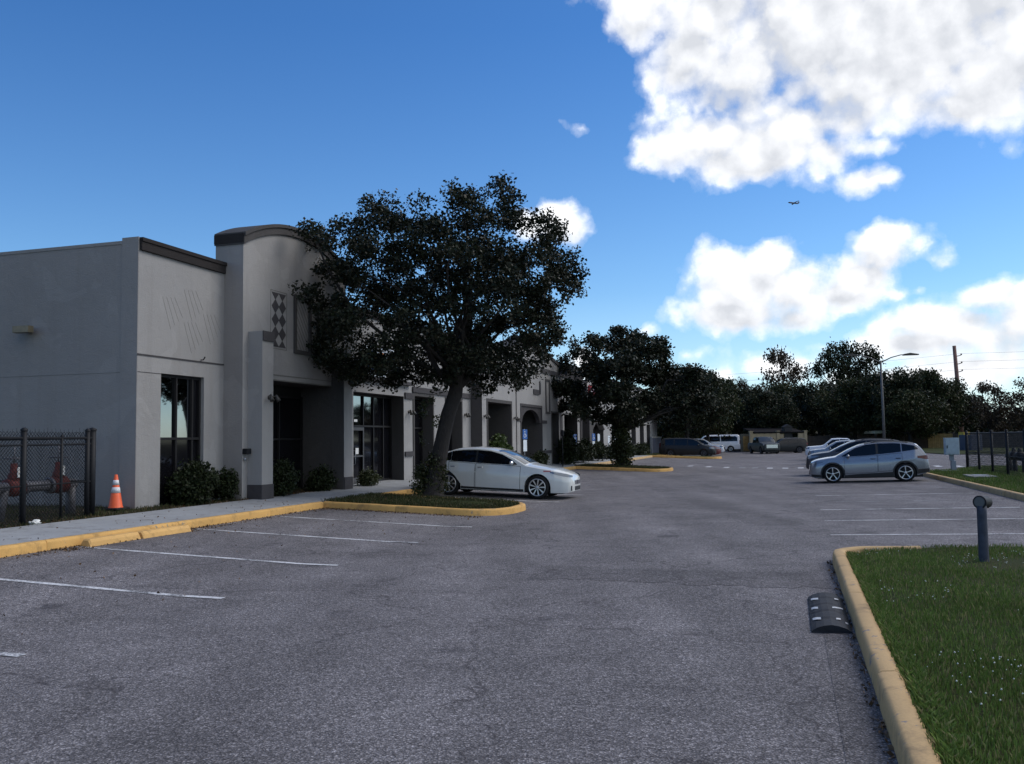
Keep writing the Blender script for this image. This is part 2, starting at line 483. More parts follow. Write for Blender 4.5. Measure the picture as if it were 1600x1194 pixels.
CLOUDS = [  # photo column, row, radii in px, weight
 (1000, 20, 75, 60, 1), (1110, 30, 120, 75, 1), (1260, 40, 190, 120, 1.1), (1450, 50, 210, 135, 1.1), (1580, 80, 160, 115, 1.1),
 (1160, 125, 120, 85, 1.1), (1070, 90, 80, 70, 1), (1300, 185, 110, 50, 1), (1200, 170, 110, 60, 1), (1120, 215, 125, 62, 1), (1230, 205, 120, 72, 1), (1175, 245, 125, 48, 1), (1290, 235, 62, 45, .9), (1055, 232, 68, 42, .9),
 (1330, 130, 170, 70, 1), (1500, 160, 150, 45, .9), (1200, -80, 260, 120, 1.1), (1500, -60, 260, 120, 1.1),
 (1358, 286, 58, 26, .95), (1350, 230, 70, 20, .62), (912, 205, 26, 18, .42), (1010, 85, 22, 28, .5),
 (1125, 412, 48, 38, 1), (1160, 445, 90, 58, 1), (1215, 415, 52, 50, 1), (1240, 452, 75, 58, 1), (1150, 492, 110, 38, 1), (1240, 495, 75, 30, .9),
 (1378, 396, 62, 40, 1), (1350, 428, 66, 42, 1), (1320, 455, 80, 34, .95), (1400, 455, 30, 22, .6), (1478, 415, 26, 30, .62), (1440, 450, 22, 14, .5),
 (1545, 468, 78, 36, 1), (1430, 502, 68, 34, 1), (1500, 512, 130, 50, 1), (1590, 512, 80, 66, 1), (1425, 535, 90, 36, .9), (1540, 572, 170, 46, .85), (1400, 590, 120, 30, .75),
 (1200, 572, 90, 34, .72), (1130, 590, 70, 22, .65), (1290, 545, 40, 16, .5), (1070, 556, 44, 18, .5),
 (872, 350, 60, 42, 1), (900, 358, 36, 34, .9), (828, 352, 36, 28, .9), (902, 562, 34, 28, .9), (890, 590, 45, 22, .8), (1010, 520, 26, 20, .6),
 # outside the frame, for the light and the reflections
 (4200, 100, 1500, 420, 1.3), (3300, -700, 1300, 420, 1.2), (5200, -600, 900, 500, 1.2), (800, -1500, 5000, 330, 1.2),
 (2100, 200, 380, 160, 1), (2500, 420, 420, 120, 1), (2900, 100, 380, 200, 1), (2300, 560, 600, 70, .8), (-700, 420, 300, 120, 1), (-1500, 300, 400, 200, 1), (1500, -520, 420, 220, 1), (500, -700, 380, 200, 1),
]
grp = bpy.data.node_groups.new('cloud_field', 'ShaderNodeTree')
grp.interface.new_socket('Vector', in_out='INPUT', socket_type='NodeSocketVector')
grp.interface.new_socket('Density', in_out='OUTPUT', socket_type='NodeSocketFloat')
grp.interface.new_socket('Body', in_out='OUTPUT', socket_type='NodeSocketFloat')
g = NT(grp); gi = g.node('NodeGroupInput'); go = g.node('NodeGroupOutput')
warpn = g.node('ShaderNodeTexNoise'); warpn.inputs['Scale'].default_value = 16; warpn.inputs['Detail'].default_value = 5; warpn.inputs['Roughness'].default_value = .6
g.link(gi.outputs[0], warpn.inputs['Vector'])
wv = g.node('ShaderNodeVectorMath', operation='SUBTRACT'); g.link(warpn.outputs['Color'], wv.inputs[0]); wv.inputs[1].default_value = (.5, .5, .5)
ws = g.node('ShaderNodeVectorMath', operation='MULTIPLY_ADD'); g.link(wv.outputs[0], ws.inputs[0]); ws.inputs[1].default_value = (.035, .03, 0); g.link(gi.outputs[0], ws.inputs[2])
acc = None
for (cx, cy, rx, ry, w) in CLOUDS:
    if -400 < cx < 1900 and -400 < cy < 700:
        az, el = skydir(cx, cy)
    else:
        az, el = (cx - 800) / 1400, (690 - cy) / 1400
    s1 = g.node('ShaderNodeVectorMath', operation='SUBTRACT'); g.link(ws.outputs[0], s1.inputs[0]); s1.inputs[1].default_value = (az, el, 0)
    s2 = g.node('ShaderNodeVectorMath', operation='MULTIPLY'); g.link(s1.outputs[0], s2.inputs[0]); s2.inputs[1].default_value = (1400 / rx, 1400 / ry, 0)
    s3 = g.node('ShaderNodeVectorMath', operation='LENGTH'); g.link(s2.outputs[0], s3.inputs[0])
    d = g.math('MULTIPLY', g.math('SUBTRACT', 1.35, s3.outputs['Value']), w)
    acc = d if acc is None else g.math('SMOOTH_MAX', acc, d, .22)
fb = g.noise(gi.outputs[0], 9, 9, .6); fb2 = g.noise(gi.outputs[0], 60, 6, .62)
def billow(scale):
    vn = g.node('ShaderNodeTexVoronoi', feature='SMOOTH_F1', voronoi_dimensions='2D'); vn.inputs['Scale'].default_value = scale; vn.inputs['Smoothness'].default_value = .35
    g.link(ws.outputs[0], vn.inputs['Vector']); return g.math('SUBTRACT', .36, vn.outputs['Distance'])
nz = g.math('ADD', g.math('MULTIPLY', g.math('SUBTRACT', fb, .5), 1.15), g.math('MULTIPLY', g.math('SUBTRACT', fb2, .5), .42))
nz = g.math('ADD', nz, g.math('ADD', g.math('MULTIPLY', billow(17), .62), g.math('MULTIPLY', billow(46), .34)))
g.link(g.math('ADD', acc, nz), go.inputs[0]); g.link(acc, go.inputs[1])

tc = wt.node('ShaderNodeTexCoord'); sep = wt.node('ShaderNodeSeparateXYZ'); wt.link(tc.outputs['Generated'], sep.inputs[0])
az = wt.math('ARCTAN2', sep.outputs[0], sep.outputs[1]); el = wt.math('ARCSINE', sep.outputs[2])
cmb = wt.node('ShaderNodeCombineXYZ'); wt.link(az, cmb.inputs[0]); wt.link(el, cmb.inputs[1])
def field(vec):
    n = wt.node('ShaderNodeGroup'); n.node_tree = grp; wt.link(vec, n.inputs[0]); return n.outputs[0], n.outputs[1]
d0, body = field(cmb.outputs[0])
off = wt.node('ShaderNodeVectorMath', operation='ADD'); wt.link(cmb.outputs[0], off.inputs[0]); off.inputs[1].default_value = (.012, .022, 0)
d1, _b = field(off.outputs[0])
alpha = wt.ramp(d0, (.24, 0.0), (.44, .20), (.66, .72), (.92, 1.0))
# sun-facing tops bright, thick undersides grey
lit = wt.math('ADD', .5, wt.math('MULTIPLY', wt.math('SUBTRACT', d0, d1), .75), clamp=True)
thick = wt.ramp(body, (.45, 0.0), (1.30, 1.0))
shade = wt.math('MULTIPLY', thick, wt.math('SUBTRACT', 1.25, lit), clamp=True)
cloudc = wt.mix(shade, (9.4, 9.45, 9.6), (5.0, 5.2, 5.6))
hs = wt.node('ShaderNodeHueSaturation'); hs.inputs['Saturation'].default_value = 1.12; hs.inputs['Value'].default_value = 1.0
wt.link(sky.outputs[0], hs.inputs['Color'])
low = wt.ramp(el, (0.0, .55), (.16, 0.0))
tint = wt.mix(1.0, hs.outputs[0], wt.ramp(el, (.02, (.84, .97, 1.07)), (.20, (.70, .89, 1.05)), (.44, (.45, .73, .99))), 'MULTIPLY')
skyc = wt.mix(wt.math('MULTIPLY', low, .55), tint, (5.2, 7.2, 9.3))
wt.link(wt.mix(alpha, skyc, cloudc), bg.inputs['Color'])

sun = bpy.data.objects.new('sun', bpy.data.lights.new('sun', 'SUN')); link(sun)
sun.data.energy = 1.35; sun.data.angle = radians(34); sun.data.color = (1.0, .94, .86)
sdir = Vector((sin(SUN_AZ) * cos(SUN_EL), cos(SUN_AZ) * cos(SUN_EL), sin(SUN_EL)))
sun.rotation_euler = sdir.to_track_quat('Z', 'Y').to_euler()
sun.location = sdir * 60
SC.view_settings.view_transform = 'Standard'; SC.view_settings.look = 'None'
SC.view_settings.exposure = .52; SC.view_settings.gamma = 1.0; SC.view_settings.use_curve_mapping = False
SC.cycles.max_bounces = 6; SC.cycles.transparent_max_bounces = 8
SC.cycles.caustics_reflective = False; SC.cycles.caustics_refractive = False
try: SC.cycles.use_denoising = True
except Exception: pass

# ------------------------------------------------------------------ terrain
def strip(name, s0, s1, ts, dz, mat, step=4.0, kind='structure'):
    """a sheet following the fall of the lot"""
    b = MB(); n = max(1, int((s1 - s0) / step)); k = len(ts)
    for i in range(n + 1):
        s = s0 + (s1 - s0) * i / n
        for t in ts: b.v.append(tuple(W(s, t, zg(t) + dz)))
    for i in range(n):
        for j in range(k - 1):
            b.f.append((i * k + j, i * k + j + 1, (i + 1) * k + j + 1, (i + 1) * k + j)); b.m.append(0); b.sm.append(False)
    o = b.build(name, mat, fix=True)
    for p in o.data.polygons: break
    # normals up
    if o.data.polygons[0].normal.z < 0: o.data.flip_normals()
    if kind: o['kind'] = kind
    return o

gm = MB(); gm.add([(-1500, -300, -.12), (1500, -300, -.12), (1500, 2500, -.12), (-1500, 2500, -.12)], [(0, 1, 2, 3)])
o = gm.build('ground', M['field']); o['kind'] = 'structure'
strip('parking_lot', -12, 118, [-60, -40, -20, -7, -3, 0, 3, 6.5, 8.5, 10.7], 0, M['asphalt'], 6)
def patch(s0, s1, t0, t1, n=26):
    b = MB(); vs = []
    for k in range(n): vs.append((s0 + rng.uniform(-.1, .1) + .05 * sin(k), t0 + (t1 - t0) * k / n))
    for k in range(n): vs.append((s1 + rng.uniform(-.1, .1), t1 + (t0 - t1) * k / n))
    b.add([W(p[0], p[1], zg(p[1]) + .003) for p in vs], [tuple(range(len(vs)))])
    o = b.build('asphalt_patch', M['patch']); o['kind'] = 'structure'
    if o.data.polygons[0].normal.z < 0: o.data.flip_normals()
patch(10.8, 11.9, -.40, 3.3)
patch(3.0, 9.0, -.46, -.22, 40)

def pline(s0, t0, s1, t1, w=.1, mat='line', n=8, dz=.005):
    b = MB(); d = Vector((s1 - s0, t1 - t0)).normalized(); nx, ny = -d.y * w / 2, d.x * w / 2
    for i in range(n + 1):
        f = i / n; s = s0 + (s1 - s0) * f; t = t0 + (t1 - t0) * f
        for k in (-1, 1):
            b.v.append(tuple(W(s + nx * k, t + ny * k, zg(t + ny * k) + dz)))
    for i in range(n):
        b.f.append((2 * i, 2 * i + 1, 2 * i + 3, 2 * i + 2)); b.m.append(0); b.sm.append(False)
    o = b.build('stall_line', M[mat])
    if o.data.polygons[0].normal.z < 0: o.data.flip_normals()
    o['kind'] = 'structure'; return o

for s in (5.95, 8.68, 11.33, 14.13, 16.85):
    pline(s, 6.08, s - .03, 10.52)
for s in (23.9, 26.9, 29.7, 32.5, 35.3, 38.1, 40.9):
    pline(s, 6.1, s, 10.5, .1, 'line' if s < 28 else 'line_old')
for s in (60, 62.8, 65.6, 68.4, 71.2): pline(s, 6.1, s, 10.5, .1, 'line_old')
for i, s in enumerate((16.43, 19.15, 21.9, 24.4, 27.0, 29.8, 32.6)):
    pline(s, -.6, s + .12, -4.72, .1, 'line' if i in (0, 1, 2, 4) else 'line_old')
for s in (36.6, 39.4): pline(s, -.6, s, -4.7, .1, 'line_old')
# the zebra bars across the far end of the lane
for k, (t, sc) in enumerate(((5.8, 54.6), (4.6, 53.2), (3.5, 51.9), (2.6, 51.3), (1.9, 50.9), (1.12, 50.4), (.33, 50.3), (-.46, 50.4), (-6.81, 48.1), (-7.69, 47.8), (-8.4, 47.3), (-9.1, 47.1), (-9.9, 47.1))):
    pline(sc - .8, t, sc + .8, t, .30, 'line' if k not in (3, 4) else 'line_old', 4)
pline(41.9, 1.0, 41.9, 2.1, .28, 'line_old', 2)
tm = MB()

def kerb(name, path, width, h, mat, base=-.03, taper_end=False, n_smooth=1):
    """swept kerb along (s,t) path, outer edge on the path, body to its left"""
    b = MB(); P = [Vector(p) for p in path]; rings = []
    # construction joints about every three metres
    Q = []; run = 1.4; joint = set()
    for i, p in enumerate(P):
        if i and i < len(P) - 1:
            run += (p - P[i - 1]).length
            if run > 3.0:
                run = 0; d = (P[i + 1] - P[i - 1]).normalized()
                Q += [p - d * .007, p, p + d * .007]; joint.add(len(Q) - 2); continue
        Q.append(p)
    P = Q
    for i, p in enumerate(P):
        d = (P[min(i + 1, len(P) - 1)] - P[max(i - 1, 0)]).normalized(); nrm = Vector((-d.y, d.x))
        zb = zg(p.y)
        prof = [(0, base), (.008, h * .70), (.018, h * .91), (.042, h), (width * .7, h + .003), (width - .02, h - .004), (width, h - .03), (width, base)]
        wob = rng.uniform(-.003, .003)
        for (o_, z) in prof:
            if i in joint and z > 0: o_, z = width / 2 + (o_ - width / 2) * .86, z - .014
            q = p + nrm * (o_ + wob)
            jit = rng.uniform(-.003, .003) if 0 < z else 0
            rings.append(tuple(W(q.x, q.y, zb + z + jit)))
    k = 8; fs = []
    for i in range(len(P) - 1):
        for j in range(k - 1):
            fs.append((i * k + j, i * k + j + 1, (i + 1) * k + j + 1, (i + 1) * k + j))
    fs.append(tuple(range(k))); fs.append(tuple(range((len(P) - 1) * k, len(P) * k)))
    b.add(rings, fs, 0, True)
    o = b.build(name, mat, sharp=50); o['kind'] = 'structure'; return o

def seg(a, b, step=.25):
    a, b = Vector(a), Vector(b); n = max(1, int((b - a).length / step))
    return [tuple(a.lerp(b, i / n)) for i in range(n)]
def arc(c, r, a0, a1, n=8):
    return [(c[0] + r * cos(a0 + (a1 - a0) * i / n), c[1] + r * sin(a0 + (a1 - a0) * i / n)) for i in range(n + 1)]

# left walk: kerb outer face at t=10.62 ; body on +t side (path runs towards -s so left is ... )
def kerb_line(name, s0, s1, t, mat):   # body at larger t
    return kerb(name, seg((s0, t), (s1, t)) + [(s1, t)], .16, .15, mat)
kerb_line('kerb', -12, 19.05, 10.60, M['kerb_y'])
kerb_line('kerb', 22.1, 45.2, 10.60, M['kerb_y'])
kerb_line('kerb', 48.6, 72.0, 10.60, M['kerb_t'])

def island(s0, s1, t_in, t_out, mat, soil, name='kerb'):
    """a planting island sticking out from the walk: kerb round three sides"""
    r = (s1 - s0) / 2 * .8; h = .15
    path = seg((s0, t_in), (s0, t_out + r)) + arc((s0 + r, t_out + r), r, pi, 1.5 * pi, 8)[:-1] + seg((s0 + r, t_out), (s1 - r, t_out)) + arc((s1 - r, t_out + r), r, -pi / 2, 0, 8)[:-1] + seg((s1, t_out + r), (s1, t_in)) + [(s1, t_in)]
    # our kerb body lies left of travel (+90deg): travelling -t then +s then +t keeps the inside on the left
    kerb(name, path, .17, h, mat)
    w = .16; rr = r - w
    inner = [(s0 + w, t_in + .15), (s0 + w, t_out + r)] + arc((s0 + r, t_out + r), rr, pi, 1.5 * pi, 8) + arc((s1 - r, t_out + r), rr, -pi / 2, 0, 8) + [(s1 - w, t_out + r), (s1 - w, t_in + .15)]
    b = MB(); c = (sum(p[0] for p in inner) / len(inner), sum(p[1] for p in inner) / len(inner))
    vs = [W(p[0], p[1], zg(p[1]) + h - .03) for p in inner] + [W(c[0], c[1], zg(c[1]) + h + .05)]
    n = len(inner)
    b.add(vs, [(i, (i + 1) % n, n) for i in range(n)], 0, False)
    o = b.build('island_bed', soil)
    if sum(p.normal.z for p in o.data.polygons) < 0: o.data.flip_normals()
    o['kind'] = 'structure'
    return inner
isl1 = island(19.05, 22.1, 10.62, 6.2, M['kerb_y'], M['lawn'])
isl2 = island(45.2, 48.6, 10.62, 5.9, M['kerb_y'], M['lawn'])
isl3 = island(72.0, 74.6, 10.62, 5.3, M['kerb_y'], M['lawn'])

# walk and the bed at the wall
def slab(name, s0, s1, t0, t1, h, mat, thick=.2):
    b = MB(); vs = []
    for s in (s0, s1):
        for t in (t0, t1):
            vs += [W(s, t, zg(t) + h), W(s, t, zg(t) + h - thick)]
    b.add(vs, [(0, 2, 6, 4), (1, 5, 7, 3), (0, 1, 3, 2), (4, 6, 7, 5), (0, 4, 5, 1), (2, 3, 7, 6)])
    o = b.build(name, mat); o['kind'] = 'structure'; return o
for i in range(38):
    s0 = -12 + i * 2.2
    if s0 > 71: break
    slab('walk_slab', s0 + .006, s0 + 2.194, 10.765, 12.33 + (.0 if s0 < 19 else .12), .148, M['conc'])
slab('entrance_walk', 24.3, 28.3, 12.46, 13.9, .147, M['conc'])
slab('entrance_walk', 35.2, 46.5, 12.46, 12.7, .147, M['conc'])
strip('bed', -12, 24.25, [12.335, 12.6, 13.0, 14.0, 17, 24, 40], .13, M['soil'], 4)
strip('bed', 28.35, 84, [12.47, 13.0, 14.0], .13, M['soil'], 4)
strip('path', 72, 118, [10.7, 14, 20, 40, 60], .12, M['lawn'], 10)

# right, near island : kerb then lawn
R = .55
near_path = [(13.52, -1.62)] + seg((13.50, -1.5), (13.42, -.47 - R - .1), .3) + arc((12.95, -.48 - R), R, radians(10), pi / 2, 8)[:-1] + seg((12.9, -.48), (-6, -.48), .22) + [(-6, -.48)]
kerb('kerb', near_path, .17, .16, M['kerb_t'])
def lawn_poly(name, poly, h, mat, cz=.04):
    b = MB(); n = len(poly); c = (sum(p[0] for p in poly) / n, sum(p[1] for p in poly) / n)
    b.add([W(p[0], p[1], zg(p[1]) + h) for p in poly] + [W(c[0], c[1], zg(c[1]) + h + cz)], [(i, (i + 1) % n, n) for i in range(n)])
    o = b.build(name, mat)
    if sum(p.normal.z for p in o.data.polygons) < 0: o.data.flip_normals()
    o['kind'] = 'structure'; return o
near_lawn = [(-6, -.62), (6, -.62), (12.6, -.64), (13.1, -.95), (13.30, -1.35), (13.56, -1.75), (13.80, -4), (14.5, -9), (14.4, -14), (-6, -14)]
lawn_poly('lawn', near_lawn, .13, M['lawn'])
# right, far verge behind the stalls
far_path = seg((14.6, -9.0), (16.0, -5.4), .5) + seg((16.0, -5.4), (38.5, -4.8), .5) + arc((38.5, -5.9), 1.1, pi / 2, 0, 6)[::1] + seg((39.6, -5.9), (43.5, -8.0), .5) + [(43.5, -14)]
kerb('kerb', list(reversed(far_path)), .17, .15, M['kerb_t'])
far_lawn = [(15.0, -9.0), (16.1, -5.57), (38.5, -4.97), (39.3, -5.3), (39.5, -5.95), (43.4, -8.1), (43.4, -14), (15.0, -14)]
lawn_poly('lawn', far_lawn, .13, M['lawn'], .02)
lawn_poly('lawn', [(74.5, -11.3), (84, -10.2), (118, -9.5), (118, -60), (70, -60)], .05, M['lawn'], .1)
# ------------------------------------------------------------------ the shop building (local x = s, y = t)
BZ = .36
bld = put('commercial_building', 0, 0, 0, 'long single storey stucco building with arched parapet and charcoal trim', 'building')

def gridwall(s0, s1, z0, z1, t, depth, holes, mb, mi=0, rmi=0):
    """front sheet at t (facing -t) with rectangular holes and reveals running back"""
    ss = sorted(set([s0, s1] + [h[0] for h in holes] + [h[1] for h in holes]))
    zz = sorted(set([z0, z1] + [h[2] for h in holes] + [h[3] for h in holes]))
    ss = [s for s in ss if s0 <= s <= s1]; zz = [z for z in zz if z0 <= z <= z1]
    for i in range(len(ss) - 1):
        for j in range(len(zz) - 1):
            cs, cz = (ss[i] + ss[i + 1]) / 2, (zz[j] + zz[j + 1]) / 2
            if any(h[0] < cs < h[1] and h[2] < cz < h[3] for h in holes): continue
            mb.add([(ss[i], t, zz[j]), (ss[i + 1], t, zz[j]), (ss[i + 1], t, zz[j + 1]), (ss[i], t, zz[j + 1])], [(0, 1, 2, 3)], mi)
    for h in holes:
        a, b, c, d = h[:4]
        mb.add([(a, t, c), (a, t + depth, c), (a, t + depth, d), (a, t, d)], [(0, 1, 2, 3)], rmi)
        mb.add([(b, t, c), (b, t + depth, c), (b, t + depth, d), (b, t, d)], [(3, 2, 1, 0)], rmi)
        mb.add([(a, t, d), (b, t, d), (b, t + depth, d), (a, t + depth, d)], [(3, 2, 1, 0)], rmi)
    return mb

T0 = 13.03; TP = 12.5; TQ = 12.1; TW = 12.6
TOPZ = 6.07
# bay one
m = MB(); gridwall(15.56, 18.55, .2, 5.83, T0, .22, [(16.30, 17.80, .2, 3.26)], m, 0, 0)
m.add([(15.56, T0, 5.83), (15.56, T0 + .3, 5.83), (18.55, T0 + .3, 5.83), (18.55, T0, 5.83)], [(0, 3, 2, 1)])
m.build('wall', M['wall'], bld, fix=False)
m = MB(); m.box(15.575, 18.54, T0 - .06, T0 + .32, 5.83, TOPZ, 0, .012); m.box(15.575, 18.54, T0 - .085, T0 + .34, TOPZ - .05, TOPZ + .03); m.build('coping', M['coping'], bld)
m = MB(); m.box(15.55, 18.54, T0 - .018, T0, 3.60, 3.63); m.box(15.56, 16.3, T0 - .006, T0, 3.24, 3.252); m.build('ledge', M['trim'], bld)
# faint scored diamonds
m = MB()
for (cs, cz, up) in ((16.62, 4.75, 0), (17.35, 5.02, 0), (17.35, 4.28, 0), (18.05, 4.55, 0)):
    for k in range(4):
        a = -.2 + .135 * k
        x0, z0 = cs + a - .08, cz - .12 + a * 1.0
        p, q = (x0 - .02, z0 + .33 - a * .9), (x0 + .26, z0 - .22 - a * .25)
        d = Vector((q[0] - p[0], q[1] - p[1])).normalized(); n = Vector((-d.y, d.x)) * .0045
        m.add([(p[0] - n.x, T0 - .004, p[1] - n.y), (q[0] - n.x, T0 - .004, q[1] - n.y), (q[0] + n.x, T0 - .004, q[1] + n.y), (p[0] + n.x, T0 - .004, p[1] + n.y),
               (p[0] - n.x, T0, p[1] - n.y), (q[0] - n.x, T0, q[1] - n.y), (q[0] + n.x, T0, q[1] + n.y), (p[0] + n.x, T0, p[1] + n.y)],
              [(0, 1, 2, 3), (4, 5, 1, 0), (3, 2, 6, 7), (1, 5, 6, 2), (4, 0, 3, 7)])
m.build('diamond_scoring', M['side'], bld)
# side wall and its parapet
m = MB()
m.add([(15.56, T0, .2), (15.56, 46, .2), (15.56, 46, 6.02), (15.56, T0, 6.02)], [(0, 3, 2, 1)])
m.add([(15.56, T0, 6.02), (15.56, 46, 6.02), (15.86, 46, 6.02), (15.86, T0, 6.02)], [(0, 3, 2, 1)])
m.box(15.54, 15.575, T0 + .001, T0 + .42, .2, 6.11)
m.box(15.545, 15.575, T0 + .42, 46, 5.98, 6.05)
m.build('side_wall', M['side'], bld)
m = MB(); m.box(15.555, 15.56, T0 + .42, 46, 3.238, 3.248); m.box(15.551, 15.56, 20.2, 20.215, .2, 5.98); m.build('joint', M['soffit'], bld)
m = MB(); m.box(15.9, 86, T0 + .5, 46, 5.3, 5.4); m.box(85.9, 86.1, T0, 46, .2, 6.0); m.box(15.9, 86, 45.9, 46.1, .2, 6); m.build('roof', M['archcap'], bld)

# a storefront: frame bars and panes
def storefront(s0, s1, z0, z1, t, cols, rows, dark_rows=(0,), door=None, name='window', dark_cols=()):
    """cols, rows: fractions. returns the frame part"""
    bar = .055
    xs = [s0 + (s1 - s0) * c for c in cols]; zs = [z0 + (z1 - z0) * r for r in rows]
    f = MB()
    for i, x in enumerate(xs):
        a = x if i == 0 else (x - bar if i == len(xs) - 1 else x - bar / 2)
        f.box(a, a + bar, t - .06, t + .06, z0, z1)
    for j, z in enumerate(zs):
        a = z if j == 0 else (z - bar if j == len(zs) - 1 else z - bar / 2)
        for i in range(len(xs) - 1):
            f.box(xs[i] + bar * (1 if i == 0 else .5), xs[i + 1] - bar * (1 if i == len(xs) - 2 else .5), t - .055, t + .055, a, a + bar)
    fr = f.build(name, M['frame'], bld)
    for i in range(len(xs) - 1):
        for j in range(len(zs) - 1):
            p = MB(); p.box(xs[i] + .03, xs[i + 1] - .03, t - .008 + rng.uniform(-.002, .002), t + .008, zs[j] + .03, zs[j + 1] - .03)
            o = p.build('pane', M['pane_dark'] if (j in dark_rows or i in dark_cols) else M['pane'], fr)
            o.rotation_euler = (rng.uniform(-.002, .002), 0, 0)
    return fr
def backing(s0, s1, z0, z1, t, mat='jamb'):
    m = MB(); m.box(s0, s1, t, t + .1, z0, z1); return m
storefront(16.31, 17.79, .25, 3.25, T0 + .14, (0, .42, .80, 1), (0, .53, 1), (0,), dark_cols=(2,))
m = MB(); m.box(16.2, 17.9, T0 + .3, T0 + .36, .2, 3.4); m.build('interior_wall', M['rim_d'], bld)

# ---- arched pavilion
AC, AW = 21.15, 2.6           # centre, half width
z_sp, z_pk = 6.80, 7.42       # outer arc at the ends / at the top
rise = z_pk - z_sp; RAD = (AW * AW + rise * rise) / (2 * rise); zc = z_pk - RAD
def arcz(s, drop=0.0): return zc + sqrt(max(0, (RAD - drop) ** 2 - (s - AC) ** 2))
m = MB()
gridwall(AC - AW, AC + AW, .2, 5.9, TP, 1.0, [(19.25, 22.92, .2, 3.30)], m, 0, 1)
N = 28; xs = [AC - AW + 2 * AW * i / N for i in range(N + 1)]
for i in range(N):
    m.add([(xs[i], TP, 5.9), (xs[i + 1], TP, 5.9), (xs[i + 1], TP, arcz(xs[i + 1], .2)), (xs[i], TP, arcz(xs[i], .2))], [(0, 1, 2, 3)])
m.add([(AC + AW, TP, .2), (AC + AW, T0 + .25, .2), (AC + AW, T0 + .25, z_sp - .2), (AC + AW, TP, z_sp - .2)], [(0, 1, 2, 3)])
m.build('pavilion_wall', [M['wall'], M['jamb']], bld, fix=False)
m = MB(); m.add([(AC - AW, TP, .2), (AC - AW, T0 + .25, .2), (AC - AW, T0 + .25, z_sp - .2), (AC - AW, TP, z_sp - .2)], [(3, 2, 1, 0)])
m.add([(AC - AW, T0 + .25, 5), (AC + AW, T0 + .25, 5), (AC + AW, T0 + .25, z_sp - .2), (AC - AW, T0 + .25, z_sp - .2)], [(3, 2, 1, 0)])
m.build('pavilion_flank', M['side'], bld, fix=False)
# arched band
m = MB(); NB = 36
for (dr0, dr1, pr) in ((0, .225, .05), (-.035, .05, .085)):
    for i in range(NB):
        a, b = AC - AW - .03 + (2 * AW + .06) * i / NB, AC - AW - .03 + (2 * AW + .06) * (i + 1) / NB
        za, zb_, zc1, zd = arcz(a, dr0), arcz(b, dr0), arcz(a, dr1), arcz(b, dr1)
        y0, y1 = TP - pr, T0 + .27
        m.add([(a, y0, zc1), (b, y0, zd), (b, y0, zb_), (a, y0, za), (a, y1, zc1), (b, y1, zd), (b, y1, zb_), (a, y1, za)],
              [(0, 1, 2, 3), (3, 2, 6, 7), (1, 0, 4, 5), (5, 4, 7, 6)] + ([(0, 3, 7, 4)] if i == 0 else []) + ([(1, 5, 6, 2)] if i == NB - 1 else []), 0)
m.build('arched_coping', M['archcap'], bld, fix=False)
m = MB(); m.box(AC - AW - .045, AC - AW - .03, TP - .03, T0 + .27, z_sp - .23, z_sp - .01); m.build('coping_end', M['coping'], bld)
# pilasters either side of the recess
m = MB(); m.box(18.77, 19.25, TQ, TP, .72, 4.42); m.build('pilaster', M['wall'], bld)
m = MB(); m.box(18.77, 19.27, TQ - .03, TQ - .001, 4.19, 4.43, 0, .006); m.build('pilaster_cap', M['trim'], bld)
m = MB(); m.box(18.75, 19.27, TQ - .02, TP - .002, .2, .72, 0, .01); m.build('pilaster_base', M['trim'], bld)
m = MB(); m.box(22.92, 23.4, TQ, TP, .72, 4.38); m.build('pilaster', M['wall'], bld)
m = MB(); m.box(22.905, 22.92, TQ + .01, TP - .002, .2, 4.36); m.build('pilaster_cheek', M['jamb'], bld)
m = MB(); m.box(22.92, 23.42, TQ - .02, TP - .002, .2, .72, 0, .01); m.build('pilaster_base', M['trim'], bld)
m = MB(); m.box(19.3, 22.88, TP - .014, TP, 3.44, 3.456); m.box(19.3, 22.88, TP - .012, TP, 3.30, 3.33); m.build('lintel_joint', M['soffit'], bld)
# recess glazing
storefront(19.26, 22.91, .28, 3.02, TP + .98, (0, .27, .40, .66, 1), (0, .56, 1), (0,), dark_cols=(1, 2, 3))
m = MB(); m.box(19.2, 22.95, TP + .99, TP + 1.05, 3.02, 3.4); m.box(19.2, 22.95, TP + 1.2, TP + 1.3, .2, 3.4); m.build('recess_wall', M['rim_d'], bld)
m = MB(); m.box(19.25, 22.92, TP + .02, TP + .98, 3.29, 3.31); m.build('soffit', M['jamb'], bld)
# harlequin panel
m = MB(); pw0, pw1, pz0, pz1 = 19.80, 20.46, 4.17, 5.56; yy = TP - .012
cols = 2; cw = (pw1 - pw0) / 2; rh = (pz1 - pz0) / 4
def clip(poly):
    def cl(P_, ax, lim, sgn):
        o_ = []
        for i in range(len(P_)):
            a, b = P_[i], P_[(i + 1) % len(P_)]
            ia, ib = (a[ax] - lim) * sgn >= -1e-9, (b[ax] - lim) * sgn >= -1e-9
            if ia: o_.append(a)
            if ia != ib:
                f = (lim - a[ax]) / (b[ax] - a[ax]); o_.append((a[0] + (b[0] - a[0]) * f, a[1] + (b[1] - a[1]) * f))
        return o_
    for ax, lim, sg in ((0, pw0, 1), (0, pw1, -1), (1, pz0, 1), (1, pz1, -1)):
        if poly: poly = cl(poly, ax, lim, sg)
    return poly
for c in range(2):
    for r in range(5):
        cx, cz = pw0 + cw * (c + .5), pz0 + rh * r
        p = clip([(cx - cw * .5, cz), (cx, cz - rh * .5), (cx + cw * .5, cz), (cx, cz + rh * .5)])
        if len(p) > 2: m.prism(p, 'y', yy, TP - .001)
for i in range(3):
    for r in range(4):
        cx, cz = pw0 + cw * i, pz0 + rh * (r + .5)
m.build('harlequin_panel', M['trim'], bld)
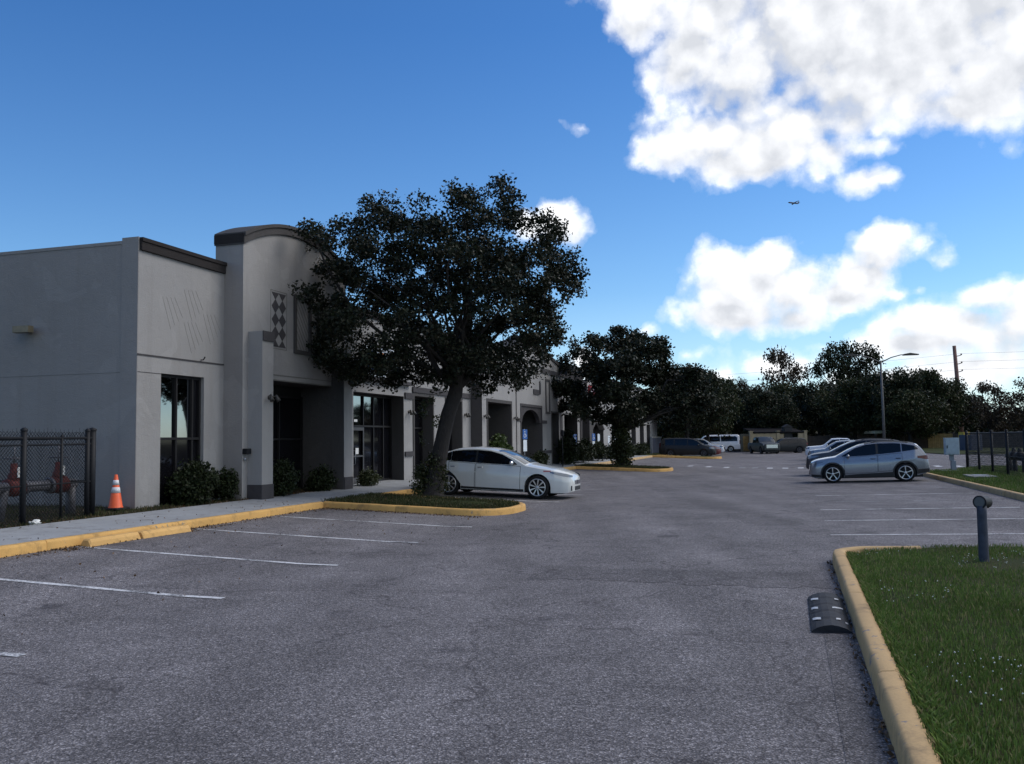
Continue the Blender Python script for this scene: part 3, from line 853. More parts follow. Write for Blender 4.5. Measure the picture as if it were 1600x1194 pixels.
m = MB(); e = .055
m.box(pw0 - e, pw1 + e, TP - .008, TP, pz1 + e - .012, pz1 + e); m.box(pw0 - e, pw1 + e, TP - .008, TP, pz0 - e, pz0 - e + .012)
m.box(pw0 - e, pw0 - e + .012, TP - .008, TP, pz0 - e + .012, pz1 + e - .012); m.box(pw1 + e - .012, pw1 + e, TP - .008, TP, pz0 - e + .012, pz1 + e - .012)
m.build('panel_border', M['soffit'], bld)
# framed lattice panel, and its mirror partners on the far half of the arch
def framed(s0, s1, z0, z1, t, w=.1, mat='archcap', lattice=True, name='framed_panel'):
    m = MB()
    m.box(s0, s1, t - .05, t, z0, z0 + w); m.box(s0, s1, t - .05, t, z1 - w, z1)
    m.box(s0, s0 + w, t - .05, t, z0 + w, z1 - w); m.box(s1 - w, s1, t - .05, t, z0 + w, z1 - w)
    o = m.build(name, M[mat], bld)
    if lattice:
        l = MB(); a0, a1, b0, b1 = s0 + w, s1 - w, z0 + w, z1 - w
        for k in range(-6, 12):
            z = b0 + k * .2
            x0, zz0, x1, zz1 = a0, z, a1, z - (a1 - a0) * 1.35
            def cut(x, zx):
                return min(max(zx, b0), b1)
            if max(zz0, zz1) < b0 or min(zz0, zz1) > b1: continue
            sl = (zz1 - zz0) / (x1 - x0)
            if zz0 > b1: x0 += (b1 - zz0) / sl; zz0 = b1
            if zz1 < b0: x1 = x0 + (b0 - zz0) / sl; zz1 = b0
            if x1 - x0 < .03: continue
            l.prism([(x0, zz0 - .012), (x1, zz1 - .012), (x1, zz1 + .006), (x0, zz0 + .006)], 'y', t - .01, t - .001)
        l.build('lattice', M['soffit'], o)
    return o
framed(20.85, 21.72, 4.08, 5.65, TP, .10)
framed(22.05, 22.5, 4.17, 5.56, TP, .06)

# ---- bays two to four in one plane
EZ = 5.62
m = MB()
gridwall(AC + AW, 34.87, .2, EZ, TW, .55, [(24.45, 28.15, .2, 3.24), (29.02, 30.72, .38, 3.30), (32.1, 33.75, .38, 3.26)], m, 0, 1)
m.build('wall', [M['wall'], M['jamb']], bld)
m = MB(); m.box(AC + AW + .06, 34.85, TW - .06, TW + .32, EZ, EZ + .24, 0, .015); m.build('coping', M['coping'], bld)
m = MB(); m.box(28.85, 34.8, TW - .06, TW, 3.42, 3.62, 0, .01); m.build('band', M['trim'], bld)
storefront(24.47, 28.13, .42, 3.22, TW + .5, (0, .17, .42, .62, .82, 1), (0, .64, 1), (0,), dark_cols=(3, 4))
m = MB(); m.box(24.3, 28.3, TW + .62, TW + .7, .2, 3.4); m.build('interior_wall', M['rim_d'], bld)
# the glazed door in it
sd0, sd1 = 24.47 + 3.66 * .17 + .03, 24.47 + 3.66 * .42 - .03
d = MB(); z0, z1 = .44, 2.17
d.box(sd0, sd0 + .07, TW + .41, TW + .438, z0, z1); d.box(sd1 - .07, sd1, TW + .41, TW + .438, z0, z1)
d.box(sd0 + .07, sd1 - .07, TW + .41, TW + .438, z1 - .1, z1); d.box(sd0 + .07, sd1 - .07, TW + .41, TW + .438, z0, z0 + .16); d.box(sd0 + .07, sd1 - .07, TW + .412, TW + .436, 1.24, 1.29)
dr = d.build('door', M['frame_lt'], bld)
h = MB(); h.tube([(sd0 + .14, TW + .41, 1.0), (sd0 + .14, TW + .35, 1.03), (sd0 + .14, TW + .35, 1.42), (sd0 + .14, TW + .41, 1.45)], .012, 6); h.build('handle', M['galv'], dr)
h = MB(); h.box(sd0 + .3, sd0 + .5, TW + .425, TW + .43, 1.33, 1.52); h.build('notice', M['paper'], dr)
h = MB(); h.box(sd0 + .2, sd0 + .42, TW + .425, TW + .43, 2.34, 2.42); h.build('notice', M['paper'], dr)
# dark surrounds of the tall windows
for (a, b, zt) in ((29.02, 30.72, 3.30), (32.1, 33.75, 3.26)):
    m = MB(); m.box(a - .12, a, TW - .03, TW, .38, zt + .12); m.box(b, b + .1, TW - .03, TW, .38, zt + .12); m.box(a, b, TW - .03, TW, zt, zt + .12)
    m.build('window_surround', M['archcap'], bld)
    storefront(a + .01, b - .01, .4, zt - .02, TW + .45, (0, .5, 1), (0, .62, 1), (0, 1))
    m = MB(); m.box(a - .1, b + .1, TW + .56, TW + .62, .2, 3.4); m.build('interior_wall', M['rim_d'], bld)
# small pilaster blocks beside the entrance
m = MB(); m.box(23.42, 23.86, TP - .10, TP + .005, 3.28, 3.50); m.build('trim_block', M['trim'], bld)
m = MB(); m.box(23.42, 23.86, TP - .10, TP + .005, 1.22, 1.50); m.build('trim_block', M['trim'], bld)
m = MB(); m.box(28.2, 28.86, TW - .055, TW, 3.17, 3.38); m.build('trim_block', M['trim'], bld)
m = MB(); m.box(28.2, 28.86, TW - .055, TW, 1.20, 1.36); m.build('trim_block', M['trim'], bld)
m = MB(); m.box(34.0, 34.84, TW - .055, TW, 1.10, 1.30); m.build('trim_block', M['trim'], bld)
m = MB(); m.box(24.0, 28.6, TW - .14, TW, 3.62, 3.74); m.build('sign_shelf', M['trim'], bld)

# ---- gabled pavilion
GA, GB_, GZ, GP = 34.87, 47.85, 5.68, 6.55; GC = 42.3
m = MB()
holes = [(35.55, 38.85, .2, 3.32), (40.45, 44.05, .2, 3.30), (46.1, 47.5, .38, 3.10)]
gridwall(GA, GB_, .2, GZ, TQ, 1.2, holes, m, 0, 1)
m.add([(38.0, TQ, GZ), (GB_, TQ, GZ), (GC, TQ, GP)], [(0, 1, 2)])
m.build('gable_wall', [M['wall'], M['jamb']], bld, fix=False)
m = MB(); m.add([(GA, TQ, .2), (GA, TW, .2), (GA, TW, 4.05), (GA, TQ, 4.05)], [(3, 2, 1, 0)]); m.build('gable_flank', M['jamb'], bld, fix=False)
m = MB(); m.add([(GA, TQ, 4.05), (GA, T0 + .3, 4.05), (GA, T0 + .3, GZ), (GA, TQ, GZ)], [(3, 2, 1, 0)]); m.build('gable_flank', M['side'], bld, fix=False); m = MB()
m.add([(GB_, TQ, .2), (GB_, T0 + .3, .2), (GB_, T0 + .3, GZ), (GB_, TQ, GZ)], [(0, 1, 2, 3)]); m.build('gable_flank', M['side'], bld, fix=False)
m = MB()
for (a, za, b, zb_) in ((GA - .03, GZ, 38.0, GZ), (38.0, GZ, GC - .9, GP - .2), (GC + 1.2, GP - .22, GB_ + .03, GZ)):
    pass
m.prism([(GA - .03, GZ), (38.0, GZ), (GC, GP), (GB_ + .03, GZ), (GB_ + .03, GZ + .16), (GC, GP + .17), (38.0, GZ + .16), (GA - .03, GZ + .16)], 'y', TQ - .06, T0 + .3)
m.build('gable_coping', M['archcap'], bld)
m = MB(); m.box(GC - .75, GC + .75, TQ - .09, TQ + .8, GP - .12, GP + .22); m.build('gable_cap', M['coping'], bld)
m = MB(); m.box(44.0, 47.8, TQ - .05, TQ, 5.12, 5.36, 0, .01); m.build('band', M['trim'], bld)
m = MB(); m.box(39.63, 39.72, TQ - .02, TQ, .5, 4.9); m.build('joint', M['trim'], bld)
framed(44.9, 45.72, 3.05, 4.85, TQ, .10, 'archcap', False); framed(46.5, 47.2, 3.92, 4.82, TQ, .10, 'archcap', False)
m = MB(); m.box(42.6, 43.6, TQ - .05, TQ, 3.95, 4.2); m.build('trim_block', M['trim'], bld); m = MB(); m.box(43.75, 43.9, TQ - .05, TQ, 4.0, 4.6); m.build('trim_block', M['trim'], bld)
# dark surround and arched head in the second opening
m = MB(); m.box(40.33, 40.45, TQ - .03, TQ, .6, 3.42); m.box(44.05, 44.17, TQ - .03, TQ, .6, 3.42); m.box(40.45, 44.05, TQ - .03, TQ, 3.30, 3.42)
poly = [(40.45, 3.3), (40.45, 2.55)] + [(42.25 - 1.55 * cos(pi * i / 12), 2.55 + .62 * sin(pi * i / 12)) for i in range(13)] + [(44.05, 2.55), (44.05, 3.3)]
m.prism(list(reversed(poly)), 'y', TQ + .02, TQ + .22)
m.build('arch_head', M['trim'], bld)
m = MB(); m.box(39.75, 40.33, TQ - .05, TQ, 2.58, 2.72); m.build('trim_block', M['trim'], bld); m = MB(); m.box(44.17, 45.0, TQ - .05, TQ, 2.52, 2.68); m.build('trim_block', M['trim'], bld); m = MB(); m.box(44.17, 45.9, TQ - .05, TQ, .98, 1.14); m.build('trim_block', M['trim'], bld)
m = MB(); m.box(35.43, 35.55, TQ - .03, TQ, .4, 3.46); m.box(38.85, 38.97, TQ - .03, TQ, .4, 3.46); m.box(35.55, 38.85, TQ - .03, TQ, 3.32, 3.46); m.build('opening_surround', M['archcap'], bld)
storefront(35.56, 38.84, .3, 3.2, TQ + 1.15, (0, .3, .6, 1), (0, .6, 1), (0, 1))
storefront(40.46, 44.04, .3, 3.2, TQ + 1.15, (0, .4, .7, 1), (0, .7, 1), (0, 1))
storefront(46.12, 47.48, .4, 3.08, TQ + .4, (0, .5, 1), (0, .62, 1), (0, 1))
m = MB(); m.box(46.0, 46.1, TQ - .03, TQ, .38, 3.2); m.box(47.5, 47.62, TQ - .03, TQ, .38, 3.2); m.box(46.1, 47.5, TQ - .03, TQ, 3.1, 3.2); m.build('window_surround', M['archcap'], bld)
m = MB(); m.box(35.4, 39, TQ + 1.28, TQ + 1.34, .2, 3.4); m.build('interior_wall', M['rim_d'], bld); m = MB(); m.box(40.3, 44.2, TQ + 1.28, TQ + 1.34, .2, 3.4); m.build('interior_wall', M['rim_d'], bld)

# ---- the far bays
FA = 47.85
m = MB()
gridwall(FA, 55.0, .2, 5.18, TQ + .1, .8, [(49.3, 52.6, .2, 3.12)], m, 0, 1)
m.build('wall', [M['wall'], M['jamb']], bld); m = MB()
gridwall(55.0, 85.5, .2, 5.75, TQ, .9, [(64.2, 66.0, .2, 2.9), (67.4, 69.2, .2, 2.9), (71, 73.2, .2, 2.9), (75.2, 77.4, .2, 2.9), (79, 81, .2, 2.9), (56.3, 59.9, .2, 2.72)], m, 0, 1)
m.build('wall', [M['wall'], M['jamb']], bld)
m = MB(); m.box(FA, 54.98, TQ + .04, TQ + .4, 5.18, 5.36, 0, .01); m.box(55.0, 85.5, TQ - .06, TQ + .4, 5.75, 5.93, 0, .01); m.build('coping', M['coping'], bld)
m = MB(); m.box(48.0, 48.75, TQ + .05, TQ + .1, .4, 5.18); m.build('stripe', M['trim'], bld); m = MB(); m.box(53.2, 53.95, TQ + .05, TQ + .1, .4, 5.18); m.build('stripe', M['trim'], bld)
m = MB(); m.add([(55, TQ, .2), (55, TQ + .1, .2), (55, TQ + .1, 5.75), (55, TQ, 5.75)], [(3, 2, 1, 0)]); m.build('gable_flank', M['jamb'], bld, fix=False)
m = MB(); m.box(53.9, 54.9, TQ - .35, TQ + .09, .2, 3.15); m.build('pilaster', M['jamb'], bld)
m = MB(); m.box(51.0, 55.2, TQ + .3, TQ + 1.5, 5.4, 6.15); m.build('roof_block', M['coping'], bld)
storefront(49.32, 52.58, .3, 3.1, TQ + .8, (0, .33, .66, 1), (0, .62, 1), (0, 1))
for (a, b) in ((64.2, 66.0), (67.4, 69.2), (71, 73.2), (75.2, 77.4), (79, 81)):
    m = MB(); m.box(a, b, TQ + .5, TQ + .6, .2, 2.9); m.build('window', M['pane_dark'], bld)
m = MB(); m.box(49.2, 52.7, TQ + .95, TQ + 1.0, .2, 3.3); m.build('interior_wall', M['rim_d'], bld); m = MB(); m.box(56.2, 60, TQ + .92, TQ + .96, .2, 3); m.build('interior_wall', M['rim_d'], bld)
# clipped-corner head of the next opening
m = MB()
m.prism([(56.3, 2.72), (56.3, 2.3), (57.2, 2.72)], 'y', TQ - .005, TQ + .3); m.build('opening_corner', M['wall'], bld, fix=False); m = MB(); m.prism([(59.9, 2.72), (59.0, 2.72), (59.9, 2.3)], 'y', TQ - .005, TQ + .3)
m.build('opening_corner', M['wall'], bld)
m = MB(); m.prism([(56.0, 2.3), (56.3, 2.3), (57.2, 2.72), (59.0, 2.72), (59.9, 2.3), (60.2, 2.3), (59.2, 2.92), (57.0, 2.92)], 'y', TQ - .05, TQ - .006); m.build('opening_surround', M['archcap'], bld)

# ------------------------------------------------------------------ things fixed to or standing at the front
def spot(s, t, z, label):
    r = put('wall_lamp', s, t, z, label, 'wall lamp', 'twin spot lamps on the shop front')
    b = MB(); b.lathe([(.001, 0), (.055, 0), (.055, -.03), (.001, -.03)], 12, axis='y'); b.tube([(0, -.03, 0), (0, -.1, .02)], .012, 6)
    b.tube([(-.12, -.12, .02), (.12, -.12, .02)], .012, 6); b.build('bracket', M['lampbody'], r)
    for k in (-1, 1):
        h = MB(); h.tube([(k * .12, -.12, .06), (k * .13, -.15, -.01), (k * .15, -.19, -.09)], [.03, .045, .06], 10); h.build('lamp_head', M['lampbody'], r)
    return r
spot(19.06, TQ, 2.82, 'twin spot lamp on the pale pilaster at the left of the arched entrance')
spot(23.2, TQ, 3.42, 'twin spot lamp high on the pilaster between the two front entrances')
spot(28.55, TW, 2.72, 'twin spot lamp on the pier between the glass door and the tall window')
spot(34.15, TW, 2.75, 'twin spot lamp right of the leaning oak trunk')
spot(39.3, TQ, 2.70, 'twin spot lamp over the white car roof, beside the dark vertical joint')
spot(35.1, TQ, 2.70, 'twin spot lamp beside the plant filled porch behind the white car')
r = put('wall_box', 18.75 - .12, TP, 1.42, 'small dark box on the pavilion wall with a grey fitting under it', 'wall box')
b = MB(); b.box(-.08, .1, -.14, 0, .04, .17, 0, .015); b.build('cover', M['black_metal'], r)
b = MB(); b.lathe([(.001, 0), (.035, 0), (.04, -.05), (.001, -.06)], 12, axis='y', c=(0, 0, -.08)); b.build('fitting', M['galv'], r)
r = put('flood_light', 15.56, 15.86, 4.24, 'yellowed flood light high on the shaded side wall', 'flood light')
b = MB(); b.box(-.22, 0, -.06, .06, -.06, .06); b.build('arm', M['flood'], r)
b = MB(); b.prism([(-.3, -.1), (.26, -.14), (.32, .0), (.26, .14), (-.3, .1)], 'z', -.09, .11); b.build('housing', M['flood'], r)
r.children[1].rotation_euler = (0, 0, pi / 2); r.children[1].location = (-.30, 0, 0); r.scale = (.72, .72, .72)
r = put('hose_bib', 17.68, T0, 3.66, 'tiny dark spout just above the thin ledge of the first bay', 'spout')
b = MB(); b.tube([(0, 0, 0), (-.02, -.08, 0), (0, -.11, .07)], [.012, .014, .02], 6); b.build('pipe', M['black_metal'], r)

# shop sign over the second entrance, mostly behind leaves
r = put('shop_sign', 26.2, TW - .02, 3.76, 'white shop sign with orange and blue shapes, half hidden by oak leaves', 'sign')
b = MB(); b.box(-1.35, 1.35, -.14, 0, 0, .95, 0, .02); b.build('panel', M['sign_white'], r)
b = MB(); b.lathe([(.001, -.155), (.3, -.155), (.3, -.14)], 20, axis='y', c=(-.1, 0, .5)); b.box(.05, .5, -.156, -.14, .3, .62); b.build('orange_shape', M['sign_org'], r)
b = MB(); b.box(-1.2, -.55, -.152, -.14, .15, .8); b.box(.6, 1.2, -.152, -.14, .55, .8); b.box(.6, 1.2, -.152, -.14, .2, .4); b.build('blue_shape', M['sign_blue'], r)
r = put('shop_sign', 56.2, TQ - .02, 4.45, 'red shop sign high on the far bays beside the second oak', 'sign')
b = MB(); b.box(-1.0, 1.0, -.12, 0, 0, .62, 0, .02); b.build('panel', M['sign_red'], r)
b = MB()
for k in range(4): b.box(-.8 + k * .42, -.55 + k * .42, -.135, -.12, .15, .47)
b.build('lettering', M['sign_white'], r)

def parking_sign(s, t, label, blue=True, hgt=1.75, white=True):
    r = put('parking_sign', s, t, zg(t) + .14, label, 'sign', 'disabled parking signs along the walk')
    b = MB(); b.tube([(0, 0, 0), (0, 0, hgt + .1)], .028, 8); b.build('post', M['black_metal'] if not white else M['galv'], r)
    if blue:
        b = MB(); b.box(-.17, .17, -.045, -.032, hgt - .35, hgt + .08, 0, 0); p = b.build('blue_plate', M['sign_blue'], r)
        e_ = MB(); e_.lathe([(.001, -.05), (.03, -.05), (.03, -.045)], 10, axis='y', c=(-.02, 0, hgt - .02))
        e_.prism([(-.03, hgt - .06), (.0, hgt - .06), (.0, hgt - .14), (.07, hgt - .14), (.10, hgt - .24), (.07, hgt - .24), (.045, hgt - .165), (-.03, hgt - .165)], 'y', -.05, -.045)
        e_.prism([(-.03 + .075 * cos(a), hgt - .2 + .075 * sin(a)) for a in [pi * .75 + i * pi * 1.15 / 8 for i in range(9)]] + [(-.03 + .055 * cos(a), hgt - .2 + .055 * sin(a)) for a in [pi * .75 + i * pi * 1.15 / 8 for i in range(8, -1, -1)]], 'y', -.05, -.045)
        e_.build('wheelchair_symbol', M['sign_white'], p)
    b = MB(); z1 = hgt - .38 if blue else hgt + .05
    b.box(-.13, .13, -.045, -.032, z1 - .5, z1); b.build('white_plate', M['sign_white'], r)
    for c in r.children: c.rotation_euler = (0, 0, -.35)
    return r
parking_sign(37.9, 11.2, 'blue and white parking sign in front of the arched dark opening')
parking_sign(48.75, 11.5, 'white parking sign plate in front of the dark glass of the far bay', True, 1.55)
parking_sign(53.7, 11.5, 'blue parking sign beside the pale grey pilaster of the far bay', True, 1.6)
parking_sign(55.7, 11.6, 'white plate sign in front of the clipped corner opening', False, 1.6)
parking_sign(59.0, 11.6, 'white plate sign just right of the clipped corner opening', False, 1.5)
parking_sign(61.5, 11.6, 'third white plate sign counted from the second oak leftwards', False, 1.5)
parking_sign(64.7, 11.7, 'second white plate sign left of the ivy covered oak trunk', False, 1.5)
parking_sign(67.5, 11.7, 'white plate sign nearest to the ivy covered oak trunk', False, 1.5)
r = put('meter_post', 44.0, 11.0, .32, 'slim dark post with a small box before the gabled bay', 'post')
b = MB(); b.tube([(0, 0, 0), (0, 0, 1.55)], .03, 8); b.build('post', M['black_metal'], r); b = MB(); b.box(-.09, .09, -.06, .06, 1.55, 1.85, 0, .01); b.build('box', M['black_metal'], r)

# traffic cone
r = put('traffic_cone', 15.12, 13.15, .405, 'orange traffic cone with two white bands on a black base by the building corner', 'cone')
b = MB(); b.box(-.19, .19, -.19, .19, 0, .045, 0, .012); b.build('base', M['rubber'], r)
b = MB(); b.lathe([(.145, .045), (.135, .06), (.032, .70), (.026, .71), (.001, .71)], 28); b.build('cone', M['orange'], r)
for (z0, z1) in ((.34, .455), (.50, .60)):
    b = MB(); R1 = lambda z: .135 - (z - .06) * (.135 - .032) / .64 + .003
    b.lathe([(R1(z0) - .002, z0), (R1(z0), z0), (R1(z1), z1), (R1(z1) - .002, z1)], 28); b.build('reflective_band', M['white'], r)

# wheel stop: two halves
def wheel_stop(s0, s1, t, label, rot=0):
    b = MB(); n = 6; pr = [(-.10, 0), (-.085, .07), (-.055, .115), (.055, .115), (.085, .07), (.10, 0)]
    L_ = s1 - s0; xs_ = [0, .03, L_ - .03, L_]; vs = []
    for i, x in enumerate(xs_):
        k = .82 if i in (0, 3) else 1
        for (y, z) in pr: vs.append((x - L_ / 2, y * (k if z > 0 else 1), z * k))
    fs = [(i * n + j, i * n + j + 1, (i + 1) * n + j + 1, (i + 1) * n + j) for i in range(3) for j in range(n - 1)] + [tuple(range(n)), tuple(range(3 * n, 4 * n))]
    b.add(vs, fs); c = W((s0 + s1) / 2, t, zg(t) + .002)
    o = b.build('wheel_stop', M['stop_y'], None, c, ROT + rot); o.rotation_euler = (radians(2.2), 0, ROT + rot)
    return tag(o, label, 'wheel stop', 'wheel stops against the yellow kerb')
wheel_stop(11.35, 12.5, 10.44, 'yellow concrete wheel stop, the half nearer the fence, chipped at its end', .02)
wheel_stop(12.55, 13.75, 10.42, 'yellow concrete wheel stop, the half nearer the oak island', -.03)

# left chain-link enclosure
def mesh_panel(mb, p0, p1, z0, z1, pitch, r):
    """woven diamonds between two ground points"""
    p0, p1 = Vector((p0[0], p0[1])), Vector((p1[0], p1[1])); L_ = (p1 - p0).length; d = (p1 - p0) / L_; H_ = z1 - z0
    n = Vector((-d.y, d.x))
    for sg in (1, -1):
        k = -int(H_ / pitch) - 1
        while k * pitch < L_ + H_:
            a = k * pitch; x0, x1 = (a, a + H_) if sg > 0 else (a + H_, a)
            # param from z0 at x0 to z1 at x1
            f0, f1 = 0.0, 1.0; dx = x1 - x0
            lo, hi = sorted(((0 - x0) / dx, (L_ - x0) / dx)); f0, f1 = max(f0, lo), min(f1, hi)
            if f1 - f0 > .01:
                q = []
                for f in (f0, f1):
                    x = x0 + dx * f; q.append(Vector((p0.x + d.x * x, p0.y + d.y * x, z0 + H_ * f)))
                o_ = Vector((n.x, n.y, 0)) * r * sg * .8
                mb.tube([q[0] + o_, q[1] + o_], r, 3, cap=False, smooth=False)
            k += 1
fz = .36; FA0 = (7.5, 11.98); FB0 = (14.0, 12.77)
def fl(s): return FA0[1] + (FB0[1] - FA0[1]) * (s - FA0[0]) / (FB0[0] - FA0[0])
fen = put('chain_link_fence', 0, 0, 0, 'black chain link fence around red pipe valves, left by the side wall', 'fence')
b = MB(); mesh_panel(b, FA0, FB0, fz + .04, fz + 1.70, .075, .0042); mesh_panel(b, FB0, (14.05, 15.6), fz + .04, fz + 1.70, .085, .0034)
b.build('chain_mesh', M['wire'], fen)
b = MB()
for z in (1.58, .72): b.tube([(*FA0, fz + z), (*FB0, fz + z)], .024 if z > 1 else .014, 8); b.tube([(*FB0, fz + z), (14.05, 15.6, fz + z)], .021, 8)
b.tube([(*FA0, fz + 1.44), (*FB0, fz + 1.46)], .018, 8)
b.build('rail', M['black_metal'], fen)
b = MB()
for i in range(60):
    f = i / 60; b.tube([(7.5 + 6.5 * f, fl(7.5 + 6.5 * f), fz + 1.68), (7.5 + 6.5 * f + rng.uniform(-.02, .02), fl(7.5 + 6.5 * f), fz + 1.68 + rng.uniform(.05, .10))], .003, 3)
b.build('barbs', M['wire'], fen)
for (s, t, rr, hh) in ((9.8, fl(9.8), .045, 1.70), (12.22, fl(12.22), .052, 1.72), (13.18, fl(13.18), .026, 1.6), (13.90, fl(13.9), .045, 1.72), (14.06, 12.79, .066, 1.74), (14.05, 15.6, .045, 1.7)):
    b = MB(); b.tube([(s, t, fz - .1), (s, t, fz + hh)], rr, 10); b.lathe([(rr * 1.15, fz + hh - .01), (rr * 1.2, fz + hh + .02), (rr * .5, fz + hh + .05), (.001, fz + hh + .055)], 10, c=(s, t, 0)); b.build('post', M['black_metal'], fen)
fen.scale = (1, 1, .955)
# backflow preventer
bf = put('backflow_preventer', 13.24, 13.3, .36, 'red valve assembly with two hand wheels on a grey pipe behind the fence', 'pipe valves')
b = MB(); b.tube([(-1.02, 0, .62), (.92, 0, .62)], .10, 14); b.tube([(-.82, 0, 0), (-.72, 0, .5), (-.66, 0, .62)], .09, 12); b.tube([(.84, 0, 0), (.84, 0, .62)], .09, 12)
for x in (-.3, .3, -.92): b.lathe([(.12, -.03), (.15, -.03), (.15, .03), (.12, .03)], 16, axis='x', c=(x, 0, .62))
b.build('pipe', M['grey_iron'], bf)
for x in (-.5, .52):
    b = MB(); b.lathe([(.1, -.17), (.16, -.15), (.15, -.08), (.17, 0), (.15, .08), (.16, .15), (.1, .17)], 16, axis='x', c=(x, 0, .62)); b.tube([(x, 0, .70), (x, 0, .86), (x, 0, .88), (x, 0, 1.05)], [.11, .10, .07, .055], 12)
    v = b.build('valve', M['red_iron'], bf)
    b = MB(); b.tube([(x + .17 * cos(a), .17 * sin(a), 1.14) for a in [2 * pi * i / 18 for i in range(19)]], .014, 6)
    for k in range(4): b.tube([(x, 0, 1.14), (x + .17 * cos(k * pi / 2), .17 * sin(k * pi / 2), 1.14)], .01, 5)
    b.tube([(x, 0, 1.04), (x, 0, 1.38)], .014, 6); b.build('hand_wheel', M['grey_iron'], v)
    b = MB(); b.box(x - .035, x + .035, -.125, -.115, .80, .98); b.build('tag', M['paper'], v)
# litter by the post
r = put('plastic_bag', 12.36, 12.42, .355, 'crumpled white plastic bag at the foot of the fence post', 'litter')
bm = bmesh.new(); bmesh.ops.create_icosphere(bm, subdivisions=3, radius=.13)
for v in bm.verts:
    k = .75 + .4 * abs(sin(v.co.x * 31 + v.co.y * 17)) * abs(cos(v.co.z * 23 + v.co.x * 9)); v.co = Vector((v.co.x * 1.3 * k, v.co.y * k, (v.co.z + .13) * .55 * k))
me = bpy.data.meshes.new('bag'); bm.to_mesh(me); bm.free(); me.materials.append(M['paper']); link(bpy.data.objects.new('bag', me), r); r.scale = (.62, .62, .7)

# far-left enclosure panel
r = put('panel_enclosure', 80, 11.8, .2, 'slate blue panel enclosure with pale rim beyond the second oak', 'enclosure')
b = MB(); b.box(0, 6, 0, .12, 0, 1.5); b.build('panel', M['blue_panel'], r); b = MB(); b.box(-.1, 6.1, -.04, .16, 1.5, 1.62); b.build('rim', M['conc_w'], r)
b = MB(); b.box(-.15, 0, -.03, .15, 0, 1.6); b.build('post', M['galv'], r)
# ------------------------------------------------------------------ cars
def smooth_curve(pts, xs, k=2):
    pts = sorted(pts); y = np.interp(xs, [p[0] for p in pts], [p[1] for p in pts])
    dx = xs[1] - xs[0]; n = int(k)
    for _ in range(n):
        yy = y.copy(); yy[1:-1] = .25 * y[:-2] + .5 * y[1:-1] + .25 * y[2:]; y = yy
    return y

